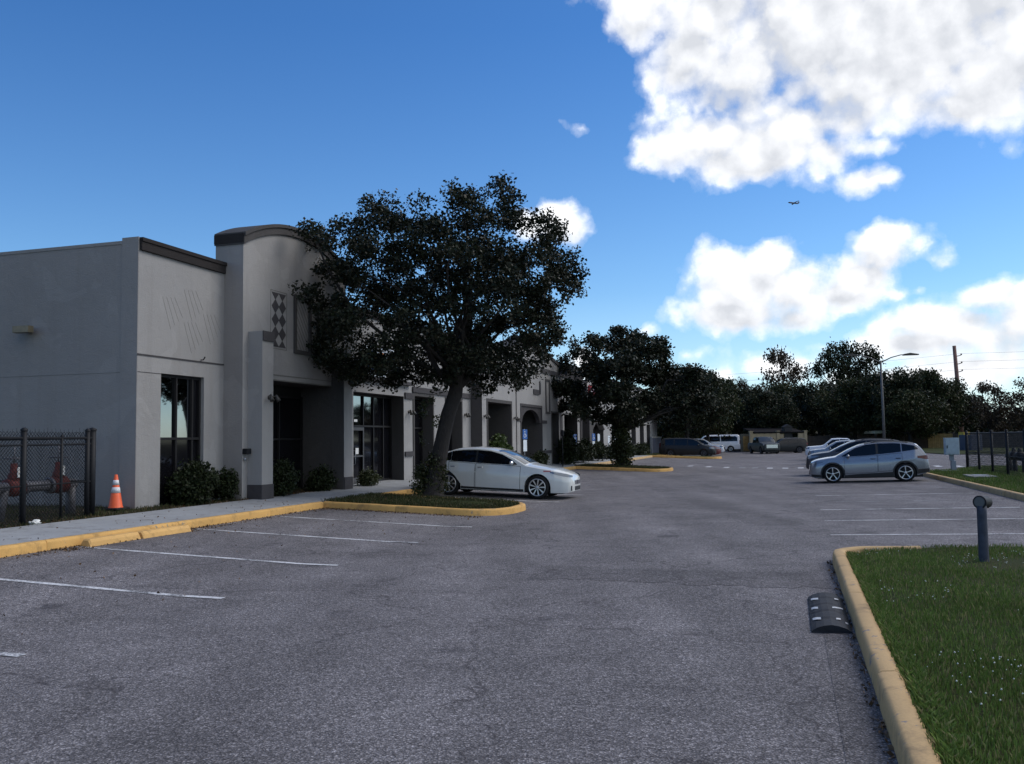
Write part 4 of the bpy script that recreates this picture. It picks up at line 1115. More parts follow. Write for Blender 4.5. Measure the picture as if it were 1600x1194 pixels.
class Car:
    def __init__(self, sp):
        self.sp = sp; self.xr, self.xf = sp['x']
        g = np.arange(self.xr, self.xf + .001, .01); self.g = g
        self.zt_ = smooth_curve(sp['top'], g, sp.get('soft', 14)); self.w_ = smooth_curve(sp['wid'], g, 10)
        self.bl_ = smooth_curve(sp['belt'], g, 10); self.sl_ = smooth_curve(sp['sill'], g, 4)
    def zt(s, x): return float(np.interp(x, s.g, s.zt_))
    def w(s, x): return float(np.interp(x, s.g, s.w_))
    def sill(s, x): return float(np.interp(x, s.g, s.sl_))
    def zs(s, x):
        zt = s.zt(x); return zt - s.sp.get('crown', .065)
    def belt(s, x): return min(float(np.interp(x, s.g, s.bl_)), s.zs(x) - .004)
    def zb(s, x):
        z = s.sill(x)
        for xw in (s.sp['wf'], s.sp['wr']):
            dx = abs(x - xw); Ra = s.sp['ra']
            if dx < Ra: z = max(z, s.sp['rw'] + sqrt(max(0, Ra * Ra - dx * dx)))
        return min(z, s.belt(x) - .03)
    def Y(s, x, z):
        w = s.w(x); b = s.belt(x); lo = s.sill(x)
        if z <= b:
            f = (z - lo) / max(.05, b - lo); f = min(max(f, 0), 1)
            k = .955 + .075 * sin(pi * min(1, f * 1.02)) ** .8 * .6 - .018 * f
            if f > .6: k -= .02 * (f - .6)
            k += s.sp.get('crease', .012) * math.exp(-((f - .70) / .07) ** 2)
            return w * min(k, 1.0)
        wb = s.Y(x, b - 1e-6) if True else w
        return wb - s.sp['tum'] * (z - b) - .10 * (z - b) ** 2
    def crown(s, x, y):
        zs, zt = s.zs(x), s.zt(x); ye = s.Y(x, zs)
        return zs + (zt - zs) * sqrt(max(0, 1 - (y / ye) ** 2))
    def body(self, mat, parent):
        sp = self.sp
        xs = list(np.arange(self.xr, self.xf, .045)) + [self.xf]
        for xw in (sp['wf'], sp['wr']):
            xs += [xw - sp['ra'] - .002, xw - sp['ra'] + .002, xw + sp['ra'] - .002, xw + sp['ra'] + .002]
        xs = sorted(x for x in xs if self.xr <= x <= self.xf)
        nS, nG, nC = 10, 5, 6; half = []
        for x in xs:
            zb, b, zs = self.zb(x), self.belt(x), self.zs(x); row = [(0.0, zb)]
            for i in range(nS):
                z = zb + (b - zb) * i / (nS - 1); row.append((self.Y(x, z), z))
            for i in range(1, nG + 1):
                z = b + (zs - b) * i / nG; row.append((self.Y(x, z), z))
            ye = row[-1][0]
            for i in range(1, nC + 1):
                a = pi / 2 * i / nC; y = ye * cos(a); row.append((max(0, y), self.crown(x, y) if i < nC else self.zt(x)))
            half.append(row)
        m = MB(); k = len(half[0]); full = 2 * k - 2
        for x, row in zip(xs, half):
            m.v += [(x, -y, z) for (y, z) in row] + [(x, y, z) for (y, z) in reversed(row[1:-1])]
        for i in range(len(xs) - 1):
            for j in range(full):
                j2 = (j + 1) % full
                m.f.append((i * full + j, i * full + j2, (i + 1) * full + j2, (i + 1) * full + j)); m.m.append(0); m.sm.append(True)
        m.f.append(tuple(range(full))); m.m.append(0); m.sm.append(False)
        m.f.append(tuple(range((len(xs) - 1) * full, len(xs) * full))); m.m.append(0); m.sm.append(False)
        return m.build('body', mat, parent, sharp=38)
    def side(self, name, mat, parent, win, sgn, eps=.004, rows=6, step=.04, pad=0.0):
        """win: [(x, zlo, zhi)...] laid on the flank at y = sgn*Y"""
        win = sorted(win); x0, x1 = win[0][0] - pad, win[-1][0] + pad
        n = max(2, int((x1 - x0) / step)); m = MB()
        for i in range(n + 1):
            x = x0 + (x1 - x0) * i / n
            lo = float(np.interp(x, [p[0] for p in win], [p[1] for p in win])) - pad; hi = float(np.interp(x, [p[0] for p in win], [p[2] for p in win])) + pad
            for j in range(rows + 1):
                z = lo + (hi - lo) * j / rows; m.v.append((x, sgn * (self.Y(x, z) + eps), z))
        for i in range(n):
            for j in range(rows):
                a = i * (rows + 1) + j; q = (a, a + rows + 1, a + rows + 2, a + 1)
                m.f.append(q if sgn < 0 else tuple(reversed(q))); m.m.append(0); m.sm.append(True)
        return m.build(name, mat, parent, fix=False)
    def top(self, name, mat, parent, x0, x1, inset, eps=.004, n=12, cols=10):
        m = MB()
        for i in range(n + 1):
            x = x0 + (x1 - x0) * i / n; ye = self.Y(x, self.zs(x)) - inset
            for j in range(cols + 1):
                y = -ye + 2 * ye * j / cols
                m.v.append((x + eps * .4 * (1 if x > 0 else -1), y, self.crown(x, y) + eps))
        for i in range(n):
            for j in range(cols):
                a = i * (cols + 1) + j; m.f.append((a, a + cols + 1, a + cols + 2, a + 1)); m.m.append(0); m.sm.append(True)
        o = m.build(name, mat, parent, fix=False)
        return o

def wheel(parent, x, y, R_, rr, n_sp, sgn, rim_mat, twin=True, w=.21):
    b = MB(); b.lathe([(.001, .02), (rr * .98, .02), (rr * .98, -w + .03), (.001, -w + .03)], 24, axis='y')
    wh = b.build('wheel', M['rim_d'], parent); wh.location = (x, y, R_)
    if sgn < 0: wh.rotation_euler = (0, 0, pi)
    wh['kind'] = 'thing'
    t = MB(); t.lathe([(rr, .055), (rr + .02, .07), (R_ - .05, .075), (R_ - .015, .06), (R_, .03), (R_, -w + .10), (R_ - .02, -w + .06), (rr, -w + .06)], 36, axis='y'); t.build('tyre', M['tyre'], wh)
    r = MB(); r.lathe([(rr - .028, .045), (rr - .02, .066), (rr + .004, .066), (rr + .004, .02)], 36, axis='y')
    for k in range(n_sp):
        a = 2 * pi * k / n_sp + .3
        offs = (-.09, .09) if twin else (0,)
        for o_ in offs:
            wa = .055 if twin else .17
            pin = [(rr * .16, a + o_ * .5 - wa * 1.2), (rr * .16, a + o_ * .5 + wa * 1.2), (rr * .965, a + o_ * 2.0 + wa * (.9 if twin else .55)), (rr * .965, a + o_ * 2.0 - wa * (.9 if twin else .55))]
            vs = [(q * cos(b_), .058 if i > 1 else .05, q * sin(b_)) for i, (q, b_) in enumerate(pin)] + [(q * cos(b_), .03, q * sin(b_)) for (q, b_) in pin]
            r.add(vs, [(0, 1, 2, 3), (7, 6, 5, 4), (0, 4, 5, 1), (1, 5, 6, 2), (2, 6, 7, 3), (3, 7, 4, 0)])
    r.lathe([(.001, .062), (rr * .14, .06), (rr * .2, .05), (rr * .2, .03)], 16, axis='y')
    r.build('rim', rim_mat, wh)
    return wh

def build_car(name, label, cat, sp, paint, s, t, rz, group=None, detail=True, pitch=0.0, z=None, rim=None):
    c = Car(sp); root = empty(name, label, cat, W(s, t, zg(t) + .003 if z is None else z), rz, group)
    root.rotation_euler = (0, pitch, rz)
    c.body(paint, root)
    xr, xf = c.xr, c.xf
    u = MB(); yb = c.w(0) - .27
    u.box(xr + .25, xf - .3, -yb, yb, .17, sp['rw'] * 1.9); u.build('underbody', M['blackplast'], root)
    for sg in (-1, 1):
        if sp.get('doors') and detail:
            for (d, win) in zip(sp['doors'], sp['dwin']):
                c.side('door_gap', M['rim_d'], root, d, sg, .0015, 8, .04, .012)
                dr = c.side('door', paint, root, d, sg, .004, 8)
                if win: c.side('window', M['carglass'], dr, win, sg, .005, 5)
                hx, hz = d[-1][0] if False else min(p[0] for p in d) + .14, sp['handle']
                h = MB(); yy = c.Y(hx, hz); h.tube([(hx - .09, sg * (yy + .005), hz), (hx - .06, sg * (yy + .035), hz), (hx + .06, sg * (yy + .035), hz), (hx + .09, sg * (yy + .005), hz)], .013, 6); h.build('handle', sp.get('handle_mat', paint), dr)
            if sp.get('pillar'): c.side('pillar_trim', M['blackplast'], root, sp['pillar'], sg, .0055, 5)
            for win in sp.get('fixed', []): c.side('quarter_window', M['carglass'], root, win, sg, .005, 5)
        else:
            for win in sp['dwin'] + sp.get('fixed', []):
                if win: c.side('window', M['carglass'], root, win, sg, .005, 5)
        for win in sp.get('head', []): c.side('headlight', M['headlamp'], root, win, sg, .006, 4, .03)
        for win in sp.get('tail', []): c.side('tail_light', M['taillamp'], root, win, sg, .006, 4, .03)
        for win in sp.get('marker', []): c.side('side_marker', M['amber'], root, win, sg, .007, 2, .03)
        for win in sp.get('clad', []): c.side('cladding', M['blackplast'], root, win, sg, .006, 3, .03)
        if sp.get('archclad'):
            for xw in (sp['wf'], sp['wr']):
                m = MB(); n = 22; Ra = sp['ra']; k = sp['archclad']
                for i in range(n + 1):
                    a = pi * (-.04 + 1.08 * i / n)
                    for rr_ in (Ra - .004, Ra + k):
                        x, z_ = xw + rr_ * cos(a), sp['rw'] + rr_ * sin(a); m.v.append((x, sg * (c.Y(min(max(x, xr), xf), z_) + .007), z_))
                for i in range(n): m.f.append((2 * i, 2 * i + 1, 2 * i + 3, 2 * i + 2)); m.m.append(0); m.sm.append(True)
                m.build('arch_cladding', M['blackplast'], root, fix=False)
        if detail or sp.get('mirror'):
            mx, mz = sp['mir']; yy = c.Y(mx, mz)
            b = MB(); b.lathe([(.001, -.11), (.05, -.10), (.085, -.03), (.085, .05), (.05, .10), (.001, .105)], 12, axis='y', c=(0, 0, 0))
            mm = b.build('mirror', sp.get('mirror_mat', paint), root); mm.location = (mx, sg * (yy + .15), mz + .03); mm.scale = (.75, 1, .8)
            b = MB(); b.tube([(0, 0, 0), (0, -sg * .16, -.05)], .02, 6); b.build('stalk', M['blackplast'], mm)
    c.top('windshield', M['windshield'], root, *sp['ws'], .055)
    if sp.get('rg'): c.top('rear_window', M['carglass'], root, *sp['rg'], .07)
    for i, (x, R_) in enumerate(((sp['wf'], sp['rw']), (sp['wr'], sp['rw']))):
        for sg in (-1, 1):
            wheel(root, x, sg * (c.w(x) * .985 - .06), R_, sp['rim'], sp['spokes'], sg, rim or sp.get('rim_mat', M['rim']), sp.get('twin', True))
    if sp.get('roofpanel'): c.top('roof_panel', M['blackplast'], root, *sp['roofpanel'], .035, .006)
    # front face pieces
    if sp.get('front'):
        for (nm, mat, y0, y1, z0, z1, x0) in sp['front']:
            for sg in ((-1, 1) if y0 > 0 else (1,)):
                m = MB(); m.box(x0 - .02, x0, min(sg * y0, sg * y1), max(sg * y0, sg * y1), z0, z1); m.build(nm, M[mat], root)
    if sp.get('rack'):
        for sg in (-1, 1):
            x0, x1 = sp['rack']; m = MB()
            m.tube([(x, sg * (c.Y(x, c.zs(x)) - .06), c.crown(x, c.Y(x, c.zs(x)) - .06) + (.045 if 0 < i < 8 else .0)) for i, x in enumerate(np.linspace(x0, x1, 9))], .014, 6); m.build('roof_rail', M['blackplast'], root)
    # aerial and plates
    return root, c

# sedan (x: front axle 0-based shifted so that the middle is about 0)
o_ = 1.35
sedan = dict(x=(-2.45 , 2.38), wf=o_, wr=o_ - 2.87, rw=.355, ra=.405, rim=.262, spokes=9, twin=False, tum=.36, crown=.07,
  top=[(2.38, .52), (2.36, .64), (2.30, .74), (2.12, .83), (1.8, .92), (1.25, 1.0), (.98, 1.04), (.55, 1.26), (.1, 1.43), (-.25, 1.495), (-.75, 1.52), (-1.3, 1.475), (-1.7, 1.36), (-1.98, 1.21), (-2.16, 1.13), (-2.37, 1.11), (-2.43, .95), (-2.45, .6)],
  wid=[(2.38, .42), (2.35, .56), (2.27, .69), (2.1, .80), (1.85, .88), (1.4, .945), (.5, .965), (-1.2, .96), (-1.8, .93), (-2.15, .86), (-2.35, .77), (-2.45, .66)],
  belt=[(2.5, .70), (1.9, .84), (1.0, .955), (.3, .985), (-1.0, 1.02), (-1.9, 1.06), (-2.6, 1.02)],
  sill=[(2.42, .27), (2.2, .20), (1.8, .2), (-1.4, .22), (-2.1, .27), (-2.45, .36)],
  doors=[[(-.62, .29, 1.0), (-.5, .28, 1.0), (.5, .27, .975), (.80, .28, .955)], [(-1.52, .78, 1.035), (-1.3, .62, 1.03), (-1.05, .30, 1.02), (-.66, .29, 1.0)]],
  dwin=[[(-.62, 1.03, 1.418), (-.2, 1.02, 1.395), (.2, 1.01, 1.30), (.5, 1.005, 1.155), (.68, 1.005, 1.03)], [(-1.46, 1.06, 1.36), (-1.1, 1.05, 1.405), (-.645, 1.035, 1.42)]],
  fixed=[[(-1.95, 1.10, 1.13), (-1.8, 1.08, 1.23), (-1.47, 1.065, 1.35)]], handle=.90, pillar=[(-.66, 1.04, 1.415), (-.60, 1.035, 1.412)], mir=(.55, 1.03), mirror_mat=M['chrome'], handle_mat=M['chrome'],
  head=[[(1.72, .80, .83), (1.95, .74, .82), (2.2, .69, .78), (2.34, .68, .73)]], tail=[[(-2.42, .86, .98), (-2.18, .88, .99)]], marker=[[(1.52, .82, .86), (1.74, .83, .87)]],
  clad=[[(-1.1, .235, .30), (.92, .215, .28)]],
  ws=(.93, .02), rg=(-1.5, -2.0), front=[('fog_opening', 'blackplast', .38, .60, .28, .42, 2.345), ('lower_grille', 'blackplast', -.34, .34, .28, .40, 2.39), ('grille', 'chrome', .05, .36, .46, .58, 2.388), ('grille_bar', 'blackplast', -.035, .035, .46, .58, 2.39)])
crossover = dict(x=(-2.22, 2.26), wf=1.38, wr=1.38 - 2.70, rw=.36, ra=.415, rim=.265, spokes=5, twin=False, tum=.34, crown=.065, archclad=.055,
  top=[(2.26, .55), (2.25, .78), (2.19, .86), (1.95, .97), (1.55, 1.035), (1.25, 1.07), (.85, 1.28), (.35, 1.50), (0, 1.575), (-.5, 1.62), (-1.1, 1.60), (-1.6, 1.54), (-1.80, 1.50), (-2.0, 1.28), (-2.12, 1.06), (-2.2, .98), (-2.22, .6)],
  wid=[(2.26, .66), (2.2, .78), (2.0, .87), (1.5, .915), (.5, .92), (-1.2, .93), (-1.7, .90), (-2.05, .84), (-2.22, .74)],
  belt=[(2.3, .86), (1.8, .94), (1.2, 1.0), (.4, 1.02), (-.6, 1.07), (-1.3, 1.14), (-1.75, 1.22), (-2.2, 1.05)],
  sill=[(2.26, .30), (2.05, .20), (1.6, .2), (-1.6, .21), (-2.22, .36)],
  doors=[[(-.30, .42, 1.05), (-.1, .40, 1.045), (.75, .38, 1.01), (.92, .40, 1.0)], [(-1.22, .86, 1.12), (-1.05, .74, 1.11), (-.82, .46, 1.095), (-.34, .42, 1.055)]],
  dwin=[[(-.30, 1.10, 1.525), (.1, 1.07, 1.49), (.5, 1.055, 1.36), (.85, 1.05, 1.16), (1.0, 1.05, 1.075)], [(-1.2, 1.185, 1.50), (-.9, 1.15, 1.525), (-.34, 1.105, 1.53)]],
  fixed=[[(-1.82, 1.26, 1.30), (-1.7, 1.25, 1.40), (-1.24, 1.19, 1.50)]], handle=.93, pillar=[(-.36, 1.11, 1.525), (-.28, 1.105, 1.522)], mir=(.78, 1.03), handle_mat=M['blackplast'],
  head=[[(1.72, .84, .87), (1.95, .77, .88), (2.12, .74, .84), (2.22, .74, .78)]], tail=[[(-2.2, .86, .98), (-2.1, .86, 1.02), (-1.78, .92, 1.0)]],
  clad=[[(-.90, .205, .40), (-.3, .205, .37), (.3, .205, .35), (.95, .205, .30)], [(-2.2, .37, .50), (-1.76, .30, .48)], [(1.80, .22, .34), (2.2, .27, .36)]],
  ws=(1.2, .14), rg=(-1.84, -2.09), rack=(-.1, -1.5), roofpanel=(.12, -1.72), front=[('lower_grille', 'blackplast', -.55, .55, .32, .48, 2.265)])
minivan = dict(x=(-2.55, 2.5), wf=1.5, wr=-1.5, rw=.34, ra=.39, rim=.23, spokes=7, twin=False, tum=.2, crown=.07,
  top=[(2.5, .5), (2.46, .8), (2.2, .95), (1.7, 1.07), (1.45, 1.14), (.95, 1.5), (.6, 1.66), (.1, 1.73), (-1.2, 1.75), (-2.1, 1.72), (-2.3, 1.62), (-2.48, 1.1), (-2.55, .9), (-2.55, .5)],
  wid=[(2.5, .7), (2.3, .86), (1.6, .96), (0, .98), (-2.0, .97), (-2.4, .9), (-2.55, .82)], belt=[(2.5, .85), (1.4, 1.0), (-2.5, 1.06)], sill=[(2.5, .28), (2, .2), (-2, .2), (-2.55, .32)],
  doors=None, dwin=[[(.1, 1.06, 1.62), (.5, 1.04, 1.58), (.9, 1.03, 1.38), (1.2, 1.03, 1.12)], [(-1.1, 1.08, 1.64), (.02, 1.06, 1.64)], [(-2.2, 1.10, 1.55), (-2.1, 1.1, 1.6), (-1.18, 1.09, 1.64)]],
  mir=(1.05, 1.04), head=[[(2.0, .74, .9), (2.42, .7, .84)]], tail=[[(-2.52, .9, 1.3), (-2.4, .9, 1.32)]], ws=(1.35, .68), rg=(-2.3, -2.44), mirror=True, front=[('grille', 'blackplast', -.5, .5, .4, .66, 2.505)])
wagon = dict(x=(-2.3, 2.35), wf=1.42, wr=-1.3, rw=.36, ra=.41, rim=.25, spokes=6, twin=False, tum=.26, crown=.06,
  top=[(2.35, .5), (2.33, .88), (2.2, .98), (1.6, 1.06), (1.2, 1.1), (.75, 1.42), (.4, 1.6), (0, 1.66), (-1.2, 1.68), (-1.9, 1.62), (-2.1, 1.4), (-2.25, 1.05), (-2.3, .6)],
  wid=[(2.35, .72), (2.2, .85), (1.6, .93), (-1.6, .94), (-2.1, .88), (-2.3, .78)], belt=[(2.4, .9), (1.2, 1.02), (-2.3, 1.1)], sill=[(2.35, .32), (2, .24), (-1.8, .24), (-2.3, .36)],
  doors=None, dwin=[[(-.1, 1.08, 1.56), (.4, 1.06, 1.48), (.95, 1.05, 1.12)], [(-1.1, 1.11, 1.58), (-.16, 1.08, 1.57)], [(-1.95, 1.14, 1.45), (-1.16, 1.12, 1.57)]],
  mir=(.85, 1.05), head=[[(1.95, .8, .95), (2.28, .76, .9)]], tail=[[(-2.26, .85, 1.1), (-2.1, .86, 1.12)]], ws=(1.12, .44), rg=(-1.96, -2.2), mirror=True, front=[('grille', 'blackplast', -.5, .5, .5, .78, 2.356), ('plate', 'paper', -.15, .15, .4, .5, 2.36)])
van = dict(x=(-2.9, 2.6), wf=1.75, wr=-1.75, rw=.36, ra=.41, rim=.22, spokes=6, twin=False, tum=.12, crown=.09,
  top=[(2.6, .5), (2.56, .95), (2.3, 1.15), (2.0, 1.27), (1.5, 1.75), (1.2, 1.98), (.8, 2.06), (-2.6, 2.08), (-2.82, 2.0), (-2.88, 1.4), (-2.9, .5)],
  wid=[(2.6, .75), (2.4, .9), (1.8, 1.0), (-2.6, 1.0), (-2.9, .94)], belt=[(2.6, 1.05), (1.6, 1.2), (-2.9, 1.24)], sill=[(2.6, .3), (2.2, .24), (-2.9, .34)],
  doors=None, dwin=[[(.85, 1.24, 1.86), (1.2, 1.23, 1.82), (1.62, 1.22, 1.42)], [(-.55, 1.25, 1.87), (.75, 1.24, 1.88)], [(-2.55, 1.27, 1.70), (-2.35, 1.27, 1.86), (-.65, 1.25, 1.87)]],
  mir=(1.5, 1.3), head=[[(2.1, .9, 1.08), (2.5, .85, 1.0)]], tail=[[(-2.89, .95, 1.4), (-2.78, .95, 1.4)]], ws=(1.92, 1.28), rg=None, mirror=True, front=[('grille', 'blackplast', -.5, .5, .5, .8, 2.605)])
pickup = dict(x=(-2.7, 2.7), wf=1.75, wr=-1.6, rw=.39, ra=.45, rim=.24, spokes=6, twin=False, tum=.2, crown=.06,
  top=[(2.7, .6), (2.68, 1.05), (2.4, 1.14), (1.5, 1.2), (1.2, 1.25), (.75, 1.62), (.5, 1.8), (0, 1.84), (-.8, 1.82), (-1.0, 1.7), (-1.1, 1.18), (-2.6, 1.2), (-2.68, 1.15), (-2.7, .6)],
  wid=[(2.7, .82), (2.5, .95), (0, .99), (-2.5, .97), (-2.7, .93)], belt=[(2.7, 1.06), (1, 1.14), (-2.7, 1.12)], sill=[(2.7, .4), (2.3, .34), (-2.7, .45)],
  doors=None, dwin=[[(-.1, 1.18, 1.72), (.45, 1.17, 1.68), (.95, 1.16, 1.3)], [(-.9, 1.19, 1.70), (-.16, 1.18, 1.73)]],
  mir=(.9, 1.2), head=[[(2.35, .92, 1.08), (2.66, .9, 1.05)]], tail=[[(-2.68, .8, 1.12), (-2.58, .8, 1.12)]], ws=(1.14, .54), rg=(-.97, -1.07), soft=6, mirror=True, front=[('grille', 'chrome', -.6, .6, .62, .98, 2.706)])

P_white = car_paint('paint_white', (.66, .675, .66), 0, .3)
P_silver = car_paint('paint_silver_blue', (.25, .265, .30), .55, .28)
P_black = car_paint('paint_black', (.004, .004, .005), .0, .5, .12)
P_red = car_paint('paint_dark_red', (.13, .014, .014), .0, .4, .3)
P_vwhite = car_paint('paint_bright_white', (.72, .74, .78), 0, .3)
P_dgrey = car_paint('paint_dark_grey', (.035, .038, .05), .1, .4, .3)
P_teal = car_paint('paint_dark_teal', (.010, .015, .017), 0, .5, .12)
P_lsil = car_paint('paint_light_silver', (.26, .28, .31), .5, .3)
sed, sc_ = build_car('parked_car', 'white sedan with chrome mirror and black tinted windows beside the oak island', 'car', sedan, P_white, 25.55, 8.22, -TH, pitch=.038, z=.068); sed.scale = (.945, .945, .945)
suv, sv_ = build_car('parked_car', 'silver blue crossover with black cladding, nearest car on the right', 'car', crossover, P_silver, 34.72, -2.62, pi - TH, pitch=.022, z=.055)
suv.scale = (.885, .885, .885)
def far_car(*a, k=.92, **kw):
    r, c = build_car(*a, **kw); r.scale = (k, k, k); return r
# far left group
far_car('parked_car', 'black minivan parked past the second oak island', 'car', minivan, P_black, 77.2, 8.35, -TH, detail=False, rim=M['grey_iron'])
far_car('parked_car', 'dark red car with only its nose showing past the black minivan', 'car', sedan, P_red, 79.9, 8.0, -TH, detail=False)
far_car('parked_car', 'white hatchback nose in front of the white passenger van', 'car', wagon, P_vwhite, 86.0, 8.1, -TH, detail=False)
far_car('parked_van', 'white passenger van with a row of tinted windows, far left', 'van', van, P_vwhite, 101.5, 8.0, pi - TH + .12, detail=False)
# far centre pair by the bins
far_car('parked_car', 'dark teal pickup facing the lane before the beige enclosure', 'car', pickup, P_teal, 93.2, 2.6, pi + ROT + .35, detail=False, rim=M['grey_iron'])
far_car('parked_car', 'black hatchback beside the bins at the end of the lane', 'car', wagon, P_black, 95.0, .55, pi - TH + .25, detail=False, rim=M['grey_iron'])
# right row behind the crossover
far_car('parked_car', 'dark grey crossover nosing out just behind the silver blue one', 'car', crossover, P_dgrey, 40.8, -2.7, pi - TH, detail=False, k=.93)
far_car('parked_car', 'white and grey wagon in the right row, bright bonnet, second behind the silver blue car', 'car', wagon, P_lsil, 57.0, -2.9, pi - TH, detail=False, k=.82)
far_car('parked_car', 'white pickup farthest back in the right row', 'car', pickup, P_vwhite, 66.5, -3.1, pi - TH, detail=False, k=.80)
# ------------------------------------------------------------------ trees
def leaf_cloud(centres, radii, n, sprig, per, size, rs, flat=1.0, droop=0.0, shell=.55):
    """n sprigs of per leaves each, spread through ellipsoidal clumps -> verts, quads"""
    centres = np.asarray(centres, float); radii = np.asarray(radii, float)
    if radii.ndim == 1: radii = np.stack([radii] * 3, 1)
    vol = radii.prod(1) ** .8; pr = vol / vol.sum()
    idx = rs.choice(len(centres), n, p=pr)
    d = rs.normal(size=(n, 3)); d /= np.linalg.norm(d, axis=1)[:, None]
    rad = shell + (1 - shell) * rs.random(n); rad = np.where(rs.random(n) < .45, rs.random(n) ** .4, rad)
    rad *= 1 + .22 * np.maximum(0, rs.normal(size=n))
    sp = centres[idx] + d * rad[:, None] * radii[idx]
    outd = d
    c = np.repeat(sp, per, 0) + rs.normal(size=(n * per, 3)) * sprig * np.array([1, 1, flat])
    N = len(c)
    ax = np.repeat(outd, per, 0) * .7 + rs.normal(size=(N, 3)); ax[:, 2] -= droop; ax /= np.linalg.norm(ax, axis=1)[:, None]
    nr = rs.normal(size=(N, 3)); nr[:, 2] += .8; sd = np.cross(ax, nr); sd /= np.maximum(1e-6, np.linalg.norm(sd, axis=1))[:, None]
    L_ = size * (.6 + .8 * rs.random(N))[:, None]; w = L_ * (.28 + .14 * rs.random(N))[:, None]
    v = np.empty((N, 4, 3)); v[:, 0] = c - ax * L_ * .5; v[:, 1] = c + sd * w + ax * L_ * .05; v[:, 2] = c + ax * L_ * .5; v[:, 3] = c - sd * w + ax * L_ * .05
    return v.reshape(-1, 3), np.arange(N * 4).reshape(-1, 4)

def limbs(mb, base, targets, r0, rs, n=6, sag=.1, mid=None):
    base = Vector(base)
    for tg in targets:
        tg = Vector(tg); pts = []; k = n
        bend = Vector((rs.normal() * .25, rs.normal() * .25, abs(rs.normal()) * .15)) * (tg - base).length * .5
        for i in range(k + 1):
            f = i / k; p = base.lerp(tg, f) + bend * sin(pi * f)
            p += Vector((rs.normal(), rs.normal(), rs.normal())) * .03 * (tg - base).length * (1 if 0 < i else 0)
            pts.append(p)
        mb.tube(pts, [r0 * (1 - .86 * i / k) for i in range(k + 1)], 6, cap=False)

# the leaning oak on the near island: clumps in metres from the foot of the trunk
PXM = 24.6 / 1400
def oak_pt(px, py, dy): return ((px - 676) * PXM * .955 + .07, dy, EYE + (685 - py) * PXM - .22)
CL = [(500,358,30),(545,372,38),(592,322,26),(600,368,44),(650,348,36),(690,342,36),(740,312,38),(786,302,26),(790,352,46),(730,370,50),(660,402,56),(580,430,54),(520,432,44),(502,482,36),
 (550,500,50),(620,482,60),(700,450,66),(770,422,56),(838,392,50),(868,352,26),(884,402,32),(888,442,28),(850,462,48),(858,512,38),(800,492,54),(730,522,52),(660,540,46),(590,550,40),(540,548,34),
 (562,578,24),(640,574,30),(772,560,36),(822,552,34),(848,548,26),(742,582,24),(492,536,20),(600,588,18),(492,345,18),(480,452,16),(905,422,14),(486,512,16),(700,575,22),(616,330,22),(735,560,30),(690,590,16),(760,590,18),(800,575,24),(530,580,18),(510,555,20),(650,590,18),(720,545,34),(580,570,24),(590,303,13),(600,294,9),(484,338,10),(735,292,13),(792,284,15),(876,338,10),(470,455,9),(912,400,9)]
rs = np.random.default_rng(5); cs = []; rr = []
for (x, y, r) in CL:
    span = 3.1 * sqrt(max(.05, 1 - ((x - 695) / 245) ** 2)) * (.5 + .5 * min(1, r / 50))
    vol = max(1, int(round((r / 15.0) ** 2 * 1.25)))
    for k in range(vol):                     # many small clumps fill each lobe
        d = Vector((rs.normal(), rs.normal(), rs.normal())).normalized() * (rs.random() ** .45) * r * PXM
        p = oak_pt(x, y, rs.uniform(-1, 1) * span * (1 if r > 24 else .35)); R1 = rs.uniform(.20, .42)
        p = (p[0] + d.x, p[1] + d.y, p[2] + d.z * .95)
        cs.append(p); rr.append((R1 * 1.15, R1 * 1.15, R1 * .8))
    for q in range(3 if r > 24 else 2):      # ragged sprays round each lobe
        d = Vector((rs.normal(), rs.normal() * .6, rs.normal() + .2)).normalized() * r * PXM * rs.uniform(.95, 1.18); k2 = rs.uniform(.08, .17)
        p = oak_pt(x, y, rs.uniform(-.5, .5) * span)
        cs.append((p[0] + d.x, p[1] + d.y, p[2] + d.z)); rr.append((k2 * 1.2, k2 * 1.2, k2 * 1.2))
print('clumps', len(cs))
oak = empty('oak_tree', 'large dark leaning oak with spreading crown on the near kerbed island', 'tree', W(22.95, 9.4, zg(9.4) + .12))
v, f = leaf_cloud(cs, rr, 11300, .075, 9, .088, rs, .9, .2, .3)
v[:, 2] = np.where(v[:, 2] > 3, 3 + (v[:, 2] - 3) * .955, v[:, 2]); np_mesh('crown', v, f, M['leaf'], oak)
b = MB()
trk = [(-.02, 0, -.15), (0, 0, .1), (.10, 0, .7), (.26, .02, 1.5), (.42, .03, 2.2), (.62, .02, 2.75), (.72, .03, 3.4), (.82, .06, 4.1), (1.0, .1, 5.0), (1.1, .1, 6.0)]
b.tube(trk, [.40, .30, .23, .205, .20, .20, .165, .14, .10, .05], 12, cap=False)
tg = [c for c, q in zip(cs, rr) if q[0] > .3 and c[0] > -2.2][::5]
limbs(b, (.66, .02, 3.0), [p for p in tg if p[0] < .3][:12], .06, rs); limbs(b, (.74, .04, 3.5), [p for p in tg if p[0] >= .3][:14], .06, rs)
limbs(b, (.66, .02, 2.9), [(2.2, .3, 4.2), (-1.0, .3, 4.5), (1.0, .4, 5.6)], .105, rs)
o = b.build('trunk', M['bark'], oak, fix=False)
